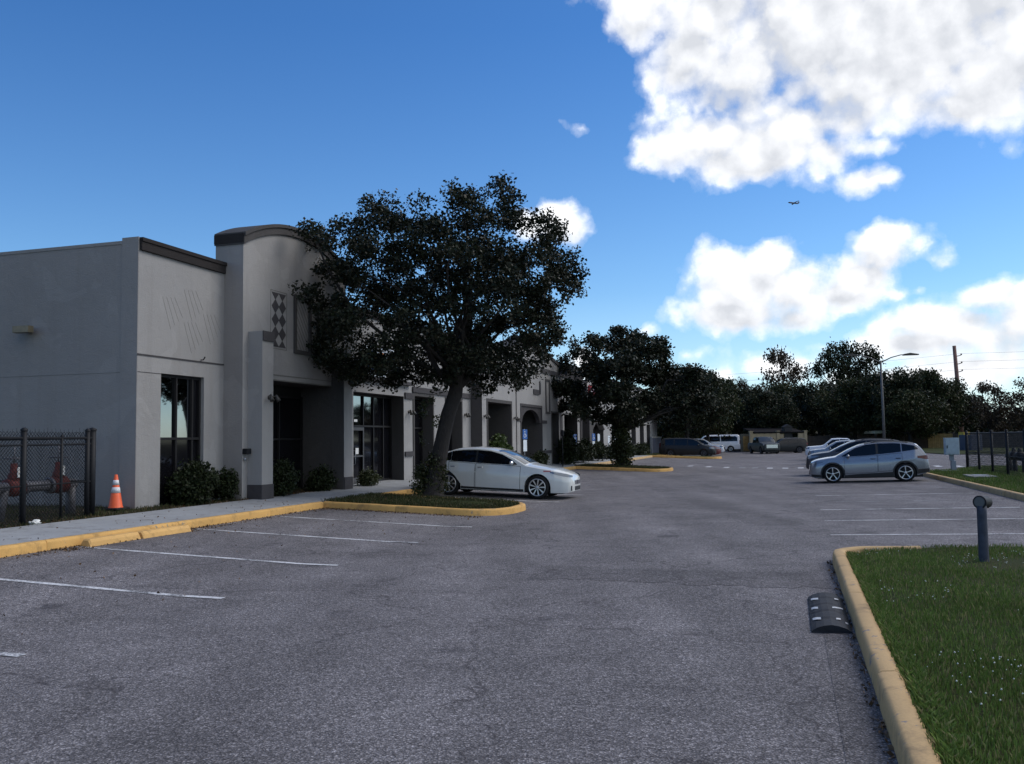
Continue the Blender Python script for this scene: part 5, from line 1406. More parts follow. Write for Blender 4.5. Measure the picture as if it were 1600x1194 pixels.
# suckers on the trunk and ivy at its foot
v1, f1 = leaf_cloud([(-.05, -.05, .3), (.12, -.1, .75), (-.34, -.05, .28), (-.3, .1, .55), (.22, .0, .3), (-.08, 0, .8)], [(.30, .3, .36), (.22, .25, .36), (.22, .22, .32), (.2, .2, .3), (.18, .22, .3), (.16, .2, .3)], 430, .05, 8, .065, rs)
v2, f2 = leaf_cloud([(-.25, -.1, 2.35), (-.05, -.1, 2.6), (-.3, -.1, 1.5), (.1, -.1, 2.0)], [(.12, .15, .22), (.1, .1, .15), (.08, .1, .2), (.07, .1, .2)], 60, .04, 6, .07, rs)
np_mesh('ivy', np.vstack([v1, v2]), np.vstack([f1, f2 + len(v1)]), M['ivy'], oak)

def plain_tree(name, label, group, clumps, height, spr, per, size, trunk, mat, rs, barkm='bark_d', nb=10):
    """unit tree: built once at its real size, then copied"""
    r = empty(name, label, 'tree', (0, 0, 0), 0, group)
    v, f = leaf_cloud([c[:3] for c in clumps], [(c[3], c[3], c[3] * .8) for c in clumps], spr, size * .9, per, size, rs, .9, .1)
    np_mesh('crown', v, f, M[mat], r)
    b = MB(); b.tube([(0, 0, -.2), (0, 0, .3), (.05, 0, height * .25), (.1, .05, height * .55), (.1, .05, height * .85)], [trunk * 1.3, trunk, trunk * .85, trunk * .5, trunk * .15], 9, cap=False)
    ks = rs.choice(len(clumps), min(nb, len(clumps)), replace=False)
    limbs(b, (.06, .02, height * .3), [clumps[k][:3] for k in ks], trunk * .45, rs, 5)
    b.build('trunk', M[barkm], r, fix=False)
    return r
def ball(n, rx, z0, z1, r0, r1, rs, top=1.0):
    out_ = []
    for i in range(n):
        a = rs.uniform(0, 2 * pi); f = rs.random(); q = sqrt(rs.random())
        prof = sin(pi * (.16 + .80 * f)) ** .7
        out_.append((rx * q * prof * cos(a), rx * q * prof * sin(a), z0 + (z1 - z0) * f, rs.uniform(r0, r1)))
    return out_
# second oak, ivy covered trunk
rs = np.random.default_rng(21)
def o2(px, py, dy): return ((px - 993) * 54.2 / 1400, dy, EYE + (684 - py) * 54.2 / 1400 - .3)
C2 = [(*o2(1108, 612, .4), .55), (*o2(1098, 632, -.5), .5), (*o2(1085, 600, .8), .6), (*o2(1112, 628, 0), .4)]
for (x, y, r) in [(1005,535,24),(975,530,18),(1035,545,22),(945,545,18),(925,560,14),(905,590,13),(930,600,22),(960,575,30),(1000,570,34),(1040,580,30),(1070,575,20),(1085,590,16),(950,620,22),(985,610,28),(1030,620,28),(1065,615,22),(1095,622,13),(930,638,13),(965,642,16),(1000,640,20),(1040,642,18),(1072,640,14),(1102,600,9),(913,625,10),(990,515,9),(1025,520,9),(1055,548,12),(955,535,10),(900,602,9),(1090,575,9),(1048,528,9)]:
    for k in range(2 if r > 18 else 1):
        p = o2(x, y, rs.uniform(-1, 1) * 2.6 * sqrt(max(.05, 1 - ((x - 1000) / 120) ** 2))); C2.append((*p, r * 54.2 / 1400 * rs.uniform(.55, .8)))
        for q in range(4):
            d = Vector((rs.normal(), rs.normal(), rs.normal() * .9)).normalized() * r * 54.2 / 1400 * rs.uniform(.6, 1.15); C2.append((p[0] + d.x, p[1] + d.y, p[2] + d.z, rs.uniform(.16, .38)))
oak2 = plain_tree('oak_tree', 'dark bushy oak with ivy wrapped trunk on the second kerbed island', None, C2, 7, 5600, 8, .165, .26, 'leaf', rs)
oak2.location = W(53.6, 8.95, zg(8.95) + .1)
del oak2['category']; oak2['category'] = 'tree'
v, f = leaf_cloud([(0, 0, z) for z in np.linspace(.1, 3.2, 12)], [(.5, .5, .35)] * 12, 900, .08, 7, .13, rs)
np_mesh('ivy', v, f, M['ivy'], oak2)
oak2.location = W(47.2, 8.6, zg(8.6) + .1); oak2.scale = (1.0, .90, .90)

# far trees: a few kinds, each built once
rs = np.random.default_rng(33)
KIND = {
 'dense': lambda: plain_tree('oak_tree', 'x', 'oaks along the far edge of the lot', ball(80, 4.3, 2.8, 8.0, .45, 1.15, rs), 8, 3200, 6, .27, .25, 'leaf_far', rs),
 'dense2': lambda: plain_tree('oak_tree', 'x', 'oaks along the far edge of the lot', ball(72, 4.7, 2.6, 7.8, .5, 1.2, rs), 8, 3000, 6, .28, .28, 'leaf_far2', rs),
 'sparse': lambda: plain_tree('thin_tree', 'x', 'thin crowned trees behind the oaks', ball(44, 3.6, 2.6, 8.2, .4, .8, rs), 8, 900, 5, .27, .16, 'leaf_red', rs, 'bark_d', 22),
 'clumpy': lambda: plain_tree('tall_tree', 'x', 'tall clumped trees behind the oaks', [(-2.2, 0, 6.6, 1.0), (-1.0, .5, 7.2, 1.1), (.3, 0, 7.4, .9), (1.8, -.3, 7.2, 1.0), (2.9, .2, 6.7, .8), (-2.8, .4, 5.9, .7), (-1.2, -.6, 5.9, 1.2), (.6, .4, 6.0, 1.2), (2.0, .3, 5.9, 1.0), (-.4, 0, 4.8, 1.3), (1.2, -.4, 4.7, 1.1), (-1.4, 0, 4.2, .9), (.3, .3, 3.6, 1.2), (3.2, .2, 5.2, .5), (3.5, -.3, 4.6, .5), (-2.9, 0, 4.3, .5)], 7.5, 1500, 6, .22, .2, 'leaf_far', rs, 'bark_d', 14),
}
proto = {}
FAR = [ # kind, photo column, top row, width px, distance, label
 ('dense', 1072, 572, 135, 84, 'dark oak spreading right behind the second island oak'),
 ('dense2', 1128, 598, 112, 112, 'rounded oak above the white passenger van'),
 ('dense', 1172, 604, 105, 108, 'dark oak above the tan wooden gate left of the beige enclosure'),
 ('dense2', 1222, 606, 120, 122, 'wide dark oak directly over the beige enclosure'),
 ('sparse', 1220, 542, 92, 140, 'thin russet tree poking above the flat dark roof'),
 ('dense', 1278, 596, 100, 112, 'dark oak just right of the beige enclosure'),
 ('clumpy', 1326, 532, 112, 135, 'tallest tree with separate leaf clumps left of the street lamp'),
 ('dense2', 1335, 598, 130, 104, 'dark oak with the farther lamp pole in front of it'),
 ('dense', 1396, 578, 124, 100, 'dark round oak just right of the tall street lamp'),
 ('dense2', 1446, 584, 112, 108, 'dark oak between the street lamp and the brown utility pole'),
 ('dense', 1486, 594, 96, 112, 'dark oak at the foot of the brown utility pole'),
 ('sparse', 1545, 596, 84, 96, 'thin tree right of the utility pole above the black fence'),
 ('sparse', 1606, 590, 80, 92, 'thin tree cut by the right edge of the picture'),
 ('dense', 1668, 600, 110, 100, 'dark oak past the right edge of the fence'),
 ('sparse', 1160, 590, 40, 138, 'small thin russet tree left of the taller russet tree'),
 ('dense2', 1420, 616, 120, 96, 'low dark oak over the cream canopy roof'),
 ('dense2', 1104, 588, 112, 92, 'dark oak between the second island oak and the white passenger van'),
 ('dense', 1202, 611, 100, 104, 'low dark oak behind the left pillar of the beige enclosure'),
 ('dense', 1362, 590, 100, 110, 'dark oak directly behind the tall street lamp pole'),
 ('dense2', 1020, 632, 120, 104, 'low dark oak over the slate blue panels'),
]
for (k, px, ty, wpx, D, lab) in FAR:
    if k not in proto: o = proto[k] = KIND[k]()
    else: o = copy_tree(proto[k])
    htop = ftop(px, ty, D) - .1; wm = wpx / 1400 * D
    base = {'dense': (8.4, 9.6), 'dense2': (8.2, 10.2), 'sparse': (8.8, 7.6), 'clumpy': (8.2, 7.6)}[k]
    o.location = at(px, D, .08); o.rotation_euler = (0, 0, rng.uniform(0, 6) if k != 'clumpy' else 0)
    o.scale = (wm / base[1], wm / base[1], htop / base[0]); o['label'] = lab
# woods behind everything
rs = np.random.default_rng(8); cc = []; rr = []
for i in range(150):
    px = rs.uniform(985, 1760); D = rs.uniform(142, 156); h = ftop(px, rs.uniform(625, 668), D); cc.append(tuple(at(px, D, h * rs.uniform(.2, .8)))); r = h * .34; rr.append((r * 1.3, r, r))
v, f = leaf_cloud(cc, rr, 6500, .5, 5, .75, rs)
o = np_mesh('woods', v, f, M['leaf_far']); tag(o, 'dark mass of woods closing the view behind the far oaks', 'woods', None, 'stuff')

# bushes and plants along the front
def bush(s, t, clumps, n, size, label, mat='leaf_b', group='shrubs at the foot of the shop front', name='shrub', sprig=.05, per=7, cat='shrub'):
    r = put(name, s, t, zg(t) + .12, label, cat, group)
    v, f = leaf_cloud([c[:3] for c in clumps], [(c[3], c[3], c[3] * (c[4] if len(c) > 4 else .9)) for c in clumps], n, sprig, per, size, NR)
    np_mesh('foliage', v, f, M[mat], r)
    b = MB()
    for k in range(6): b.tube([(rng.uniform(-.08, .08), rng.uniform(-.08, .08), -.05), tuple(Vector(clumps[k % len(clumps)][:3]) + Vector((rng.uniform(-.2, .2), rng.uniform(-.2, .2), 0)))], [.016, .006], 5, cap=False)
    b.build('stem', M['bark_d'], r, fix=False)
    r.scale = (.9, .9, .9)
    return r
bush(17.05, 12.72, [(-.25, 0, .45, .42), (.15, 0, .6, .42), (0, -.1, .85, .26), (.4, .1, .45, .34), (-.1, 0, .3, .45)], 1000, .075, 'rounded dark shrub under the first tall window')
bush(18.2, 12.72, [(0, 0, .35, .32), (.1, 0, .6, .22), (-.1, 0, .45, .25)], 420, .07, 'smaller shrub right of the one under the first window')
bush(20.0, 12.32, [(0, 0, .45, .42), (.2, .1, .62, .34), (-.2, 0, .5, .38), (.1, 0, .85, .2)], 1000, .06, 'dense dark round shrub at the left of the arched entrance')
bush(22.15, 12.42, [(0, 0, .3, .34), (.3, 0, .32, .3), (.1, 0, .5, .25), (-.25, 0, .25, .26)], 600, .075, 'low spreading shrub before the dark cheek of the arched entrance')
bush(24.75, 12.3, [(0, 0, .25, .28), (.3, 0, .24, .26), (.1, 0, .4, .18)], 420, .07, 'low yellowish shrub before the second glass entrance', 'ivy')
bush(36.6, 11.95, [(0, 0, .9, .5, 1.3), (.6, 0, 1.0, .45), (-.6, 0, .8, .4), (1.3, 0, .8, .4), (.2, 0, 1.5, .3), (-.3, 0, 1.2, .3), (1.8, 0, .7, .3)], 900, .12, 'bright leafy shrub in the porch behind the white car roof', 'leaf_l')
bush(41.6, 11.6, [(0, 0, .4, .4), (.5, 0, .5, .4), (-.5, 0, .35, .35)], 500, .09, 'low dark shrub behind the white car bonnet')
bush(47.0, 11.5, [(0, 0, .8, .55, 1.5), (.5, 0, 1.2, .5), (-.4, 0, 1.3, .4), (.2, 0, 1.8, .35), (.8, 0, .6, .5)], 1300, .10, 'tall dark shrub before the last window of the gabled bay')
bush(50.4, 11.4, [(0, 0, .6, .5), (.8, 0, .8, .5), (-.8, 0, .7, .5), (1.6, 0, .7, .5), (.4, 0, 1.2, .35)], 1300, .10, 'wide dark shrub before the far bay with two charcoal stripes')
bush(54.4, 11.4, [(0, 0, .6, .5), (.8, 0, .7, .5), (-.6, 0, .9, .4), (.3, 0, 1.1, .3)], 900, .10, 'bushy dark shrub before the grey pilaster of the far bays')
bush(59.6, 11.5, [(0, 0, .5, .5), (.8, 0, .6, .5), (-.8, 0, .5, .45), (1.6, 0, .5, .4)], 900, .10, 'shrub below the clipped corner opening')
bush(66.0, 11.5, [(0, 0, .5, .6), (1.0, 0, .6, .5), (-1, 0, .5, .5)], 700, .12, 'shrub at the foot of the farthest dark windows')
bush(71.5, 11.5, [(0, 0, .5, .6), (1.2, 0, .6, .5), (-1, 0, .5, .5), (2.2, 0, .6, .5)], 700, .12, 'farthest shrub, just left of the ivy covered trunk')

# ------------------------------------------------------------------ grass
def blades(name, label, pts, hgt, wid, mat, rs, lean=.45):
    """pts: (N,3) roots"""
    N = len(pts); a = rs.uniform(0, 2 * pi, N); h = hgt * (.55 + .9 * rs.random(N)); w = wid * (.7 + .6 * rs.random(N))
    ld = rs.uniform(0, 2 * pi, N); lm = h * lean * rs.random(N) * 1.6
    sx, sy = np.cos(a) * w, np.sin(a) * w; lx, ly = np.cos(ld) * lm, np.sin(ld) * lm
    v = np.empty((N, 4, 3))
    v[:, 0] = pts + np.stack([sx, sy, np.zeros(N) - .01], 1); v[:, 1] = pts + np.stack([-sx, -sy, np.zeros(N) - .01], 1)
    v[:, 2] = pts + np.stack([lx * .45 - sx * .7, ly * .45 - sy * .7, h * .62], 1); v[:, 3] = pts + np.stack([lx, ly, h], 1)
    # tall triangle pair as one quad (root-root-shoulder-tip)
    o = np_mesh(name, v.reshape(-1, 3), np.arange(N * 4).reshape(-1, 4), M[mat])
    return tag(o, label, 'grass', None, 'stuff')
def inside(poly, s, t):
    c = np.zeros(len(s), bool); n = len(poly); j = n - 1
    for i in range(n):
        (xi, yi), (xj, yj) = poly[i], poly[j]
        if yi != yj:
            c ^= ((yi > t) != (yj > t)) & (s < (xj - xi) * (t - yi) / (yj - yi) + xi)
        j = i
    return c
def zga(t): return np.where(t > 6.5, .04 * (np.minimum(t, 14) - 6.5), np.where(t < 0, .022 * np.minimum(-t, 7), 0))
def scatter(poly, n, rs, h, lim=None, clump=.0):
    s0, s1 = min(p[0] for p in poly), max(p[0] for p in poly); t0, t1 = min(p[1] for p in poly), max(p[1] for p in poly)
    if lim: s0, s1, t0, t1 = max(s0, lim[0]), min(s1, lim[1]), max(t0, lim[2]), min(t1, lim[3])
    s = rs.uniform(s0, s1, n); t = rs.uniform(t0, t1, n)
    if clump:
        k = np.sin(s * 2.3 + 1.3 * np.sin(t * 1.7)) * np.sin(t * 2.9 + 1.1 * np.sin(s * 1.3 + 2)) + .6 * np.sin(s * 7.1 + 2 * np.sin(t * 5)) * np.sin(t * 6.3)
        keep = rs.random(n) < .62 + clump * k; s, t = s[keep], t[keep]
    m = inside(poly, s, t); s, t = s[m], t[m]
    return np.stack([FX * s + PX * t, FY * s + PY * t, zga(t) + h], 1), s, t
rs = np.random.default_rng(77)
np1, s_, t_ = scatter(near_lawn, 330000, rs, .15, (3.6, 14.5, -7.5, -.6), .30)
keep = rs.random(len(np1)) < np.clip(1.25 - .055 * s_, .35, 1) ; np1, s_, t_ = np1[keep], s_[keep], t_[keep]
bare = ((s_ - 11.9) / 1.0) ** 2 + ((t_ + 2.5) / 1.0) ** 2 < rs.random(len(s_)) * .9
np1 = np1[~bare]
blades('grass', 'short green grass of the near lawn island on the right', np1, .030, .0042, 'blade', rs)
# overhanging edge tufts along the kerb
e1, _s, _t = scatter([(2.5, -.655), (12.6, -.655), (12.6, -.76), (2.5, -.76)], 9000, rs, .15); blades('grass', 'longer grass fringe along the inside of the near kerb', e1, .042, .004, 'blade', rs, .7)
g2, _s, _t = scatter(far_lawn, 90000, rs, .14, (15, 43, -9.5, -4.9), .15); blades('grass', 'grass verge around the grey cabinet and the black fence', g2, .07, .009, 'blade', rs)
for i, (il, lab) in enumerate(((isl1, 'grass on the near oak island'), (isl2, 'thin grass on the second oak island'))):
    g3, _s, _t = scatter(il, 15000 if i == 0 else 7000, rs, .15); 
    blades('grass', lab, g3, .055 if i == 0 else .07, .005, 'blade2', rs)
g4, _s, _t = scatter([(7, 12.34), (19, 12.34), (19, 12.9), (15.5, 13.0), (15.5, 19), (7, 19)], 36000, rs, .13, None, .2); blades('grass', 'patchy dry grass at the foot of the side wall and the fence', g4, .06, .006, 'blade2', rs)
# clover heads in the lawn
fp, s_, t_ = scatter(near_lawn, 9500, rs, .185, (4, 13, -6.5, -.75), .42)
k = (np.sin(s_ * 1.9 + t_) * np.sin(t_ * 2.3 + .6) > .28) & (rs.random(len(s_)) < .42); fp = fp[k]
ico = np.array([(0, 0, 1), (1, 0, 0), (0, 1, 0), (-1, 0, 0), (0, -1, 0), (0, 0, -1)], float); icf = np.array([(0, 1, 2), (0, 2, 3), (0, 3, 4), (0, 4, 1), (5, 2, 1), (5, 3, 2), (5, 4, 3), (5, 1, 4)])
rad = rs.uniform(.0035, .008, len(fp)); v = (fp[:, None] + ico[None] * rad[:, None, None]).reshape(-1, 3); f = (icf[None] + (np.arange(len(fp)) * 6)[:, None, None]).reshape(-1, 3)
tag(np_mesh('clover_flowers', v, f, M['flower']), 'tiny white clover heads scattered over the near lawn', 'flowers', None, 'stuff')
# leaf litter in the gutters
def litter(regions, rs):
    P_ = []
    for (s0, s1, t0, t1, n, dz) in regions:
        s = rs.uniform(s0, s1, n); t = t0 + (t1 - t0) * rs.random(n) ** 1.6; P_.append(np.stack([FX * s + PX * t, FY * s + PY * t, zga(t) + dz + .003 + .012 * rs.random(n)], 1))
    p = np.vstack(P_); N = len(p); a = rs.uniform(0, 2 * pi, N); L_ = rs.uniform(.008, .024, N); w = L_ * rs.uniform(.3, .6, N)
    ca, sa = np.cos(a), np.sin(a); tl = rs.normal(size=(N, 2)) * .01; v = np.empty((N, 4, 3))
    v[:, 0] = p + np.stack([ca * L_, sa * L_, tl[:, 0]], 1); v[:, 1] = p + np.stack([-sa * w, ca * w, tl[:, 1]], 1); v[:, 2] = p - np.stack([ca * L_, sa * L_, tl[:, 0]], 1); v[:, 3] = p + np.stack([sa * w, -ca * w, -tl[:, 1]], 1)
    return tag(np_mesh('fallen_leaves', v.reshape(-1, 3), np.arange(N * 4).reshape(-1, 4), M['dry']), 'brown fallen leaves along the kerbs and under the shrubs', 'leaf litter', None, 'stuff')
litter([(7, 19, 10.58, 10.3, 900, 0), (10.8, 11.4, 10.58, 10.2, 140, 0), (13.7, 14.6, 10.58, 10.2, 140, 0), (18.75, 19.05, 10.5, 6.6, 800, 0), (3.5, 13, -.47, -.41, 260, 0), (8, 14.2, 12.4, 13.2, 700, .14), (16, 23, 12.35, 12.8, 600, .145),
        (19.3, 22, 10.3, 6.6, 500, .17), (6, 20, 10, 6, 160, 0), (46, 48, 6.5, 10, 300, .17), (7, 19, 10.8, 12.3, 90, .15)], np.random.default_rng(3))

# ------------------------------------------------------------------ the right-hand side
r = put('bollard_light', 12.06, -2.17, .19, 'blue grey post with a short round lamp head in the near lawn', 'bollard')
b = MB(); b.lathe([(.06, -.1), (.058, .0), (.055, .60), (.056, .66), (.001, .665)], 20); b.build('post', M['bollard'], r)
b = MB(); hd = Vector((-.35, -.6, .05)).normalized(); hd = Vector((-.80, .55, .05)).normalized()
c0 = Vector((.05, -.03, .70)); b.tube([c0 - hd * .09, c0 - hd * .085, c0 + hd * .08, c0 + hd * .085, c0 + hd * .10], [.058, .072, .072, .08, .08], 20); hh = b.build('lamp_head', M['black_metal'], r)
b = MB(); b.tube([c0 + hd * .095, c0 + hd * .104], [.066, .06], 20); b.build('lens', M['lens'], hh)
# rubber speed bump lying along the kerb
r = put('speed_bump', 9.22, -.29, .003, 'worn black rubber speed bump piece with pale reflectors beside the near kerb', 'speed bump')
prof = [(-.17, 0), (-.168, .016), (-.125, .045), (-.06, .067), (0, .074), (.06, .067), (.125, .045), (.168, .016), (.17, 0)]
b = MB(); n = len(prof); nL = 34
for i in range(nL + 1):
    x = -.86 + 1.72 * i / nL; dip = -.007 if i in (6, 7, 13, 14, 20, 21, 27, 28) else 0
    for (y, z) in prof: b.v.append((x + rng.uniform(-.003, .003), y + rng.uniform(-.002, .002), max(0, z + (dip if z > .02 else 0))))
for i in range(nL):
    for j in range(n - 1): b.f.append((i * n + j, i * n + j + 1, (i + 1) * n + j + 1, (i + 1) * n + j)); b.m.append(0); b.sm.append(False)
b.f.append(tuple(range(n))); b.m.append(0); b.sm.append(False); b.f.append(tuple(range(nL * n, nL * n + n))); b.m.append(0); b.sm.append(False)
b.build('ramp', M['hump'], r)
def hz(y): return float(np.interp(y, [p[0] for p in prof], [p[1] for p in prof]))
for (x, y0, y1, sk) in ((-.52, .08, .15, .10), (.02, .09, .15, .09), (.5, .075, .145, .10), (.12, -.14, -.04, -.12), (-.5, -.09, -.05, -.05), (-.56, -.15, -.125, -.04), (.58, -.12, -.08, -.04)):
    b = MB(); w = .05 if y0 > 0 else .035; k = 4
    for i in range(k + 1):
        y = y0 + (y1 - y0) * i / k; b.v += [(x - w + sk * i / k, y, hz(y) + .004), (x + w + sk * i / k, y, hz(y) + .004)]
    for i in range(k): b.f.append((2 * i, 2 * i + 1, 2 * i + 3, 2 * i + 2)); b.m.append(0); b.sm.append(False)
    b.build('reflector', M['reflect'], r)
b = MB()
for x in (-.6, -.2, .2, .6): b.lathe([(.02, 0), (.02, .062), (.001, .062)], 10, c=(x, -.02, 0))
b.build('bolt', M['rubber'], r)

# electrical cabinet on a post
r = put('utility_cabinet', 38.62, -5.98, .28, 'pale grey electrical cabinet raised on a post in the right verge', 'electrical box')
b = MB(); b.box(-.62, .62, -.5, .5, -.06, .035, 0, .01); b.build('pad', M['conc_w'], r)
b = MB(); b.box(-.16, .16, -.17, .05, .03, .5, 0, .01); b.box(-.05, .12, -.10, .10, .5, .80); b.build('pedestal', M['galv'], r)
b = MB(); b.box(-.2, .2, -.34, .32, .78, 1.58, 0, .012); b.box(-.21, .21, -.35, .33, 1.58, 1.61); cb = b.build('box', M['cab'], r); r.scale = (.78, .78, .80)
b = MB(); b.box(-.225, -.2, -.30, .28, .82, 1.54, 0, .004); d_ = b.build('door', M['cab'], cb)
b = MB(); b.box(-.245, -.225, .2, .24, 1.1, 1.24); b.build('latch', M['black_metal'], cb)
r = put('concrete_slab', 33.1, -5.95, .25, 'flat grey concrete slab lying in the grass before the black fence', 'slab')
b = MB(); b.box(-1.3, 1.3, -.55, .55, -.05, .11, 0, .02); b.build('slab', M['conc_w'], r)
b = MB(); b.box(-.5, .5, -.3, .3, .11, .125); b.build('lid', M['galv'], r); r.scale = (.62, .7, .8)

def fence_line(root, pts, z0, z1, pitch, wr, posts=True, pr=.04, rail=.022):
    m1 = MB(); m2 = MB()
    for a, c in zip(pts[:-1], pts[1:]):
        mesh_panel(m1, a, c, z0 + .03, z1, pitch, wr)
        for z in (z1 - .02, z0 + .12, (z0 + z1) / 2): m2.tube([(a[0], a[1], z), (c[0], c[1], z)], rail if z > z1 - .1 else .014, 6)
    m1.build('chain_mesh', M['wire'], root, fix=False); m2.build('rail', M['black_metal'], root)
rf = put('chain_link_fence', 0, 0, .14, 'black chain link enclosure around dark pipes on the right verge', 'fence')
fence_line(rf, [(40.8, -6.9), (29.0, -6.9), (17.0, -6.9)], .0, 1.62, .16, .0045); fence_line(rf, [(40.8, -6.9), (40.8, -12.5)], .0, 1.62, .2, .0045); fence_line(rf, [(40.8, -12.5), (17.0, -12.5)], .0, 1.62, .24, .005)
for (s, t) in [(40.8, -6.9), (38.4, -6.9), (36.0, -6.9), (33.6, -6.9), (31.2, -6.9), (28.8, -6.9), (26.4, -6.9), (24, -6.9), (40.8, -9), (40.8, -12.5), (37, -12.5), (33, -12.5), (29, -12.5), (25, -12.5)]:
    b = MB(); b.tube([(s, t, -.1), (s, t, 1.66)], .045 if (s, t) != (40.8, -6.9) else .06, 8); b.lathe([(.05, 1.65), (.055, 1.68), (.001, 1.71)], 8, c=(s, t, 0)); b.build('post', M['black_metal'], rf)
r = put('pipe_assembly', 36.4, -7.75, .26, 'dark backflow pipes with valves inside the black enclosure on the right', 'pipe valves')
b = MB(); b.tube([(-1.5, 0, .62), (1.3, 0, .62)], .10, 12); b.tube([(-1.3, 0, -.1), (-1.3, 0, .62)], .11, 12); b.tube([(1.1, 0, -.1), (1.1, 0, .62)], .11, 12); b.tube([(.2, .0, -.1), (.2, 0, .5)], .08, 10); b.build('pipe', M['black_metal'], r)
for x in (-.6, .3):
    b = MB(); b.lathe([(.10, -.2), (.17, -.16), (.16, 0), (.17, .16), (.10, .2)], 14, axis='x', c=(x, 0, .64)); b.tube([(x, 0, .7), (x, 0, .92)], [.1, .06], 10); b.build('valve', M['black_metal'], r)

# street lamps with twin arms
def street_lamp(px, D, hgt, label, arms):
    r = empty('street_lamp', label, 'street lamp', at(px, D, 0), 0, 'grey street lamps')
    b = MB(); b.tube([(0, 0, 0), (0, 0, hgt * .5), (-.05, 0, hgt)], [.125, .105, .08], 10); b.lathe([(.26, 0), (.26, .05), (.2, .4), (.16, .45)], 12); b.build('pole', M['pole'], r)
    for sg in arms:
        b = MB(); b.tube([(-.05, 0, hgt - .15), (sg * .9, .1, hgt + .28), (sg * 1.75, .15, hgt + .50), (sg * 2.0, .15, hgt + .52)], [.05, .045, .04, .04], 8); a = b.build('arm', M['pole'], r)
        b = MB(); b.prism([(sg * 1.95, hgt + .44), (sg * 2.05, hgt + .58), (sg * 2.5, hgt + .66), (sg * 3.25, hgt + .55), (sg * 3.25, hgt + .47)][::sg], 'y', 0, .34); b.build('lamp_head', M['lampbody'], a)
    return r
street_lamp(1379, 76, 8.0, 'tall grey street lamp whose arm reaches right, behind the silver blue car', (1, -1))
street_lamp(1329.5, 112, 7.6, 'farther slim grey street lamp in front of the dark oaks', (1, -1))
# utility pole and wires
D = 118; top = ftop(1494, 540, D)
r = empty('utility_pole', 'brown wooden utility pole with three insulator arms above the oaks', 'utility pole', at(1501, D, 0))
b = MB(); b.tube([(0, 0, -.2), (-.25, 0, top * .5), (-.55, 0, top)], [.30, .27, .22], 12); b.build('pole', M['pole_w'], r)
ins = []
for y in (556, 568.5, 581):
    z = ftop(1494, y, D); x0 = -.55 + .3 * (top - z) / top
    b = MB(); b.tube([(x0 + .1, 0, z - .05), (x0 + .5, 0, z), (x0 + .85, 0, z + .12)], [.06, .05, .05], 6); b.lathe([(.07, 0), (.12, .04), (.07, .08), (.12, .12), (.06, .2)], 8, c=(x0 + .85, 0, z + .1)); b.build('insulator_arm', M['black_metal'], r)
    ins.append(at(1501, D, 0) + Vector((x0 + .85, 0, z + .3)))
for i, p in enumerate(ins):
    b = MB(); pts = []
    for k in range(25):
        f = k / 24; q = Vector((p.x - 70 + 140 * f, p.y + 24 - 48 * f, 0)); u = abs(q.x - p.x) / 70
        q.z = p.z + (-1.6 if q.x < p.x else .0) * u - 2.2 * sin(pi * u) * .5 + (2.6 * u if q.x > p.x else 0); pts.append(q)
    b.tube(pts, .011, 4, cap=False)
    tag(b.build('power_line', M['wire']), ['topmost thin power line on the brown utility pole', 'middle thin power line on the brown utility pole', 'lowest thin power line on the brown utility pole'][i], 'power line', 'power lines')

# the end of the lane
D = 97
r = empty('garage_enclosure', 'low beige masonry enclosure with dark openings at the end of the lane', 'building', at(1214, D, 0), 0)
u = lambda px: (px - 1214) * D / 1400
b = MB(); H_ = 2.02
b.box(u(1174), u(1181), 0, .3, 0, H_); b.box(u(1181), u(1207), 0, .3, 1.55, H_); b.box(u(1207), u(1212), 0, .3, 0, H_); b.box(u(1212), u(1222), .02, .32, 0, H_ - .1); b.build('wall', M['beige'], r); b = MB(); b.box(u(1245), u(1255), 0, .3, 0, H_); b.build('wall', M['beige'], r); b = MB(); b.box(u(1222), u(1234), .4, .7, 0, H_); b.build('wall', M['beige'], r); b = MB(); b.box(u(1174), u(1256), 5, 5.2, 0, H_)
b.build('rear_wall', M['beige'], r)
for px in (1172, 1214, 1256.5):
    b = MB(); b.box(u(px) - .16, u(px) + .16, -.08, .38, 0, H_ + .2); b.box(u(px) - .2, u(px) + .2, -.12, .42, H_ + .2, H_ + .28); b.build('pillar', M['beige'], r)
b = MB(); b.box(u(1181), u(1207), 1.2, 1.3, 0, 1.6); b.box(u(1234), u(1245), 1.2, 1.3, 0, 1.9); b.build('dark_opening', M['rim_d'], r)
b = MB(); b.prism([(-.1, H_ + .06), (4.5, H_ + .55), (4.5, H_ + .65), (-.1, H_ + .16)], 'x', u(1176), u(1254)); b.build('roof', M['roof'], r)
r = empty('waste_bin', 'dark green dumpster with white papers on it, in the beige enclosure', 'bin', at(1235, D - 2.4, 0))
b = MB(); b.prism([(-.75, .15), (.75, .15), (.85, 1.35), (-.85, 1.35)], 'y', -.6, .6); b.build('body', M['bin'], r)
b = MB(); b.prism([(-.62, 1.35), (.62, 1.35), (.6, 1.5), (-.6, 1.42)], 'x', -.88, .88); b.build('lid', M['rubber'], r)
for x in (-.15, .45):
    b = MB(); b.box(x - .14, x + .14, -.62, -.605, .75, 1.1); b.build('notice', M['paper'], r)
r = empty('dark_shed', 'tall dark plastic cabin standing in the beige enclosure', 'cabin', at(1228, D + .8, 0))
b = MB(); b.box(-.45, .45, -.45, .45, 0, 2.7, 0, .05); b.build('body', M['blackplast'], r); b = MB(); b.prism([(-.5, 2.7), (.5, 2.7), (0, 3.0)], 'y', -.5, .5); b.build('roof', M['blackplast'], r)
r = empty('wooden_gate', 'tan wooden gate between the oak trunk and the beige enclosure', 'gate', at(1165, 99, 0))
b = MB()
for k in range(6): b.box(-.42 + k * .14, -.29 + k * .14, 0, .03, .1, 1.75)
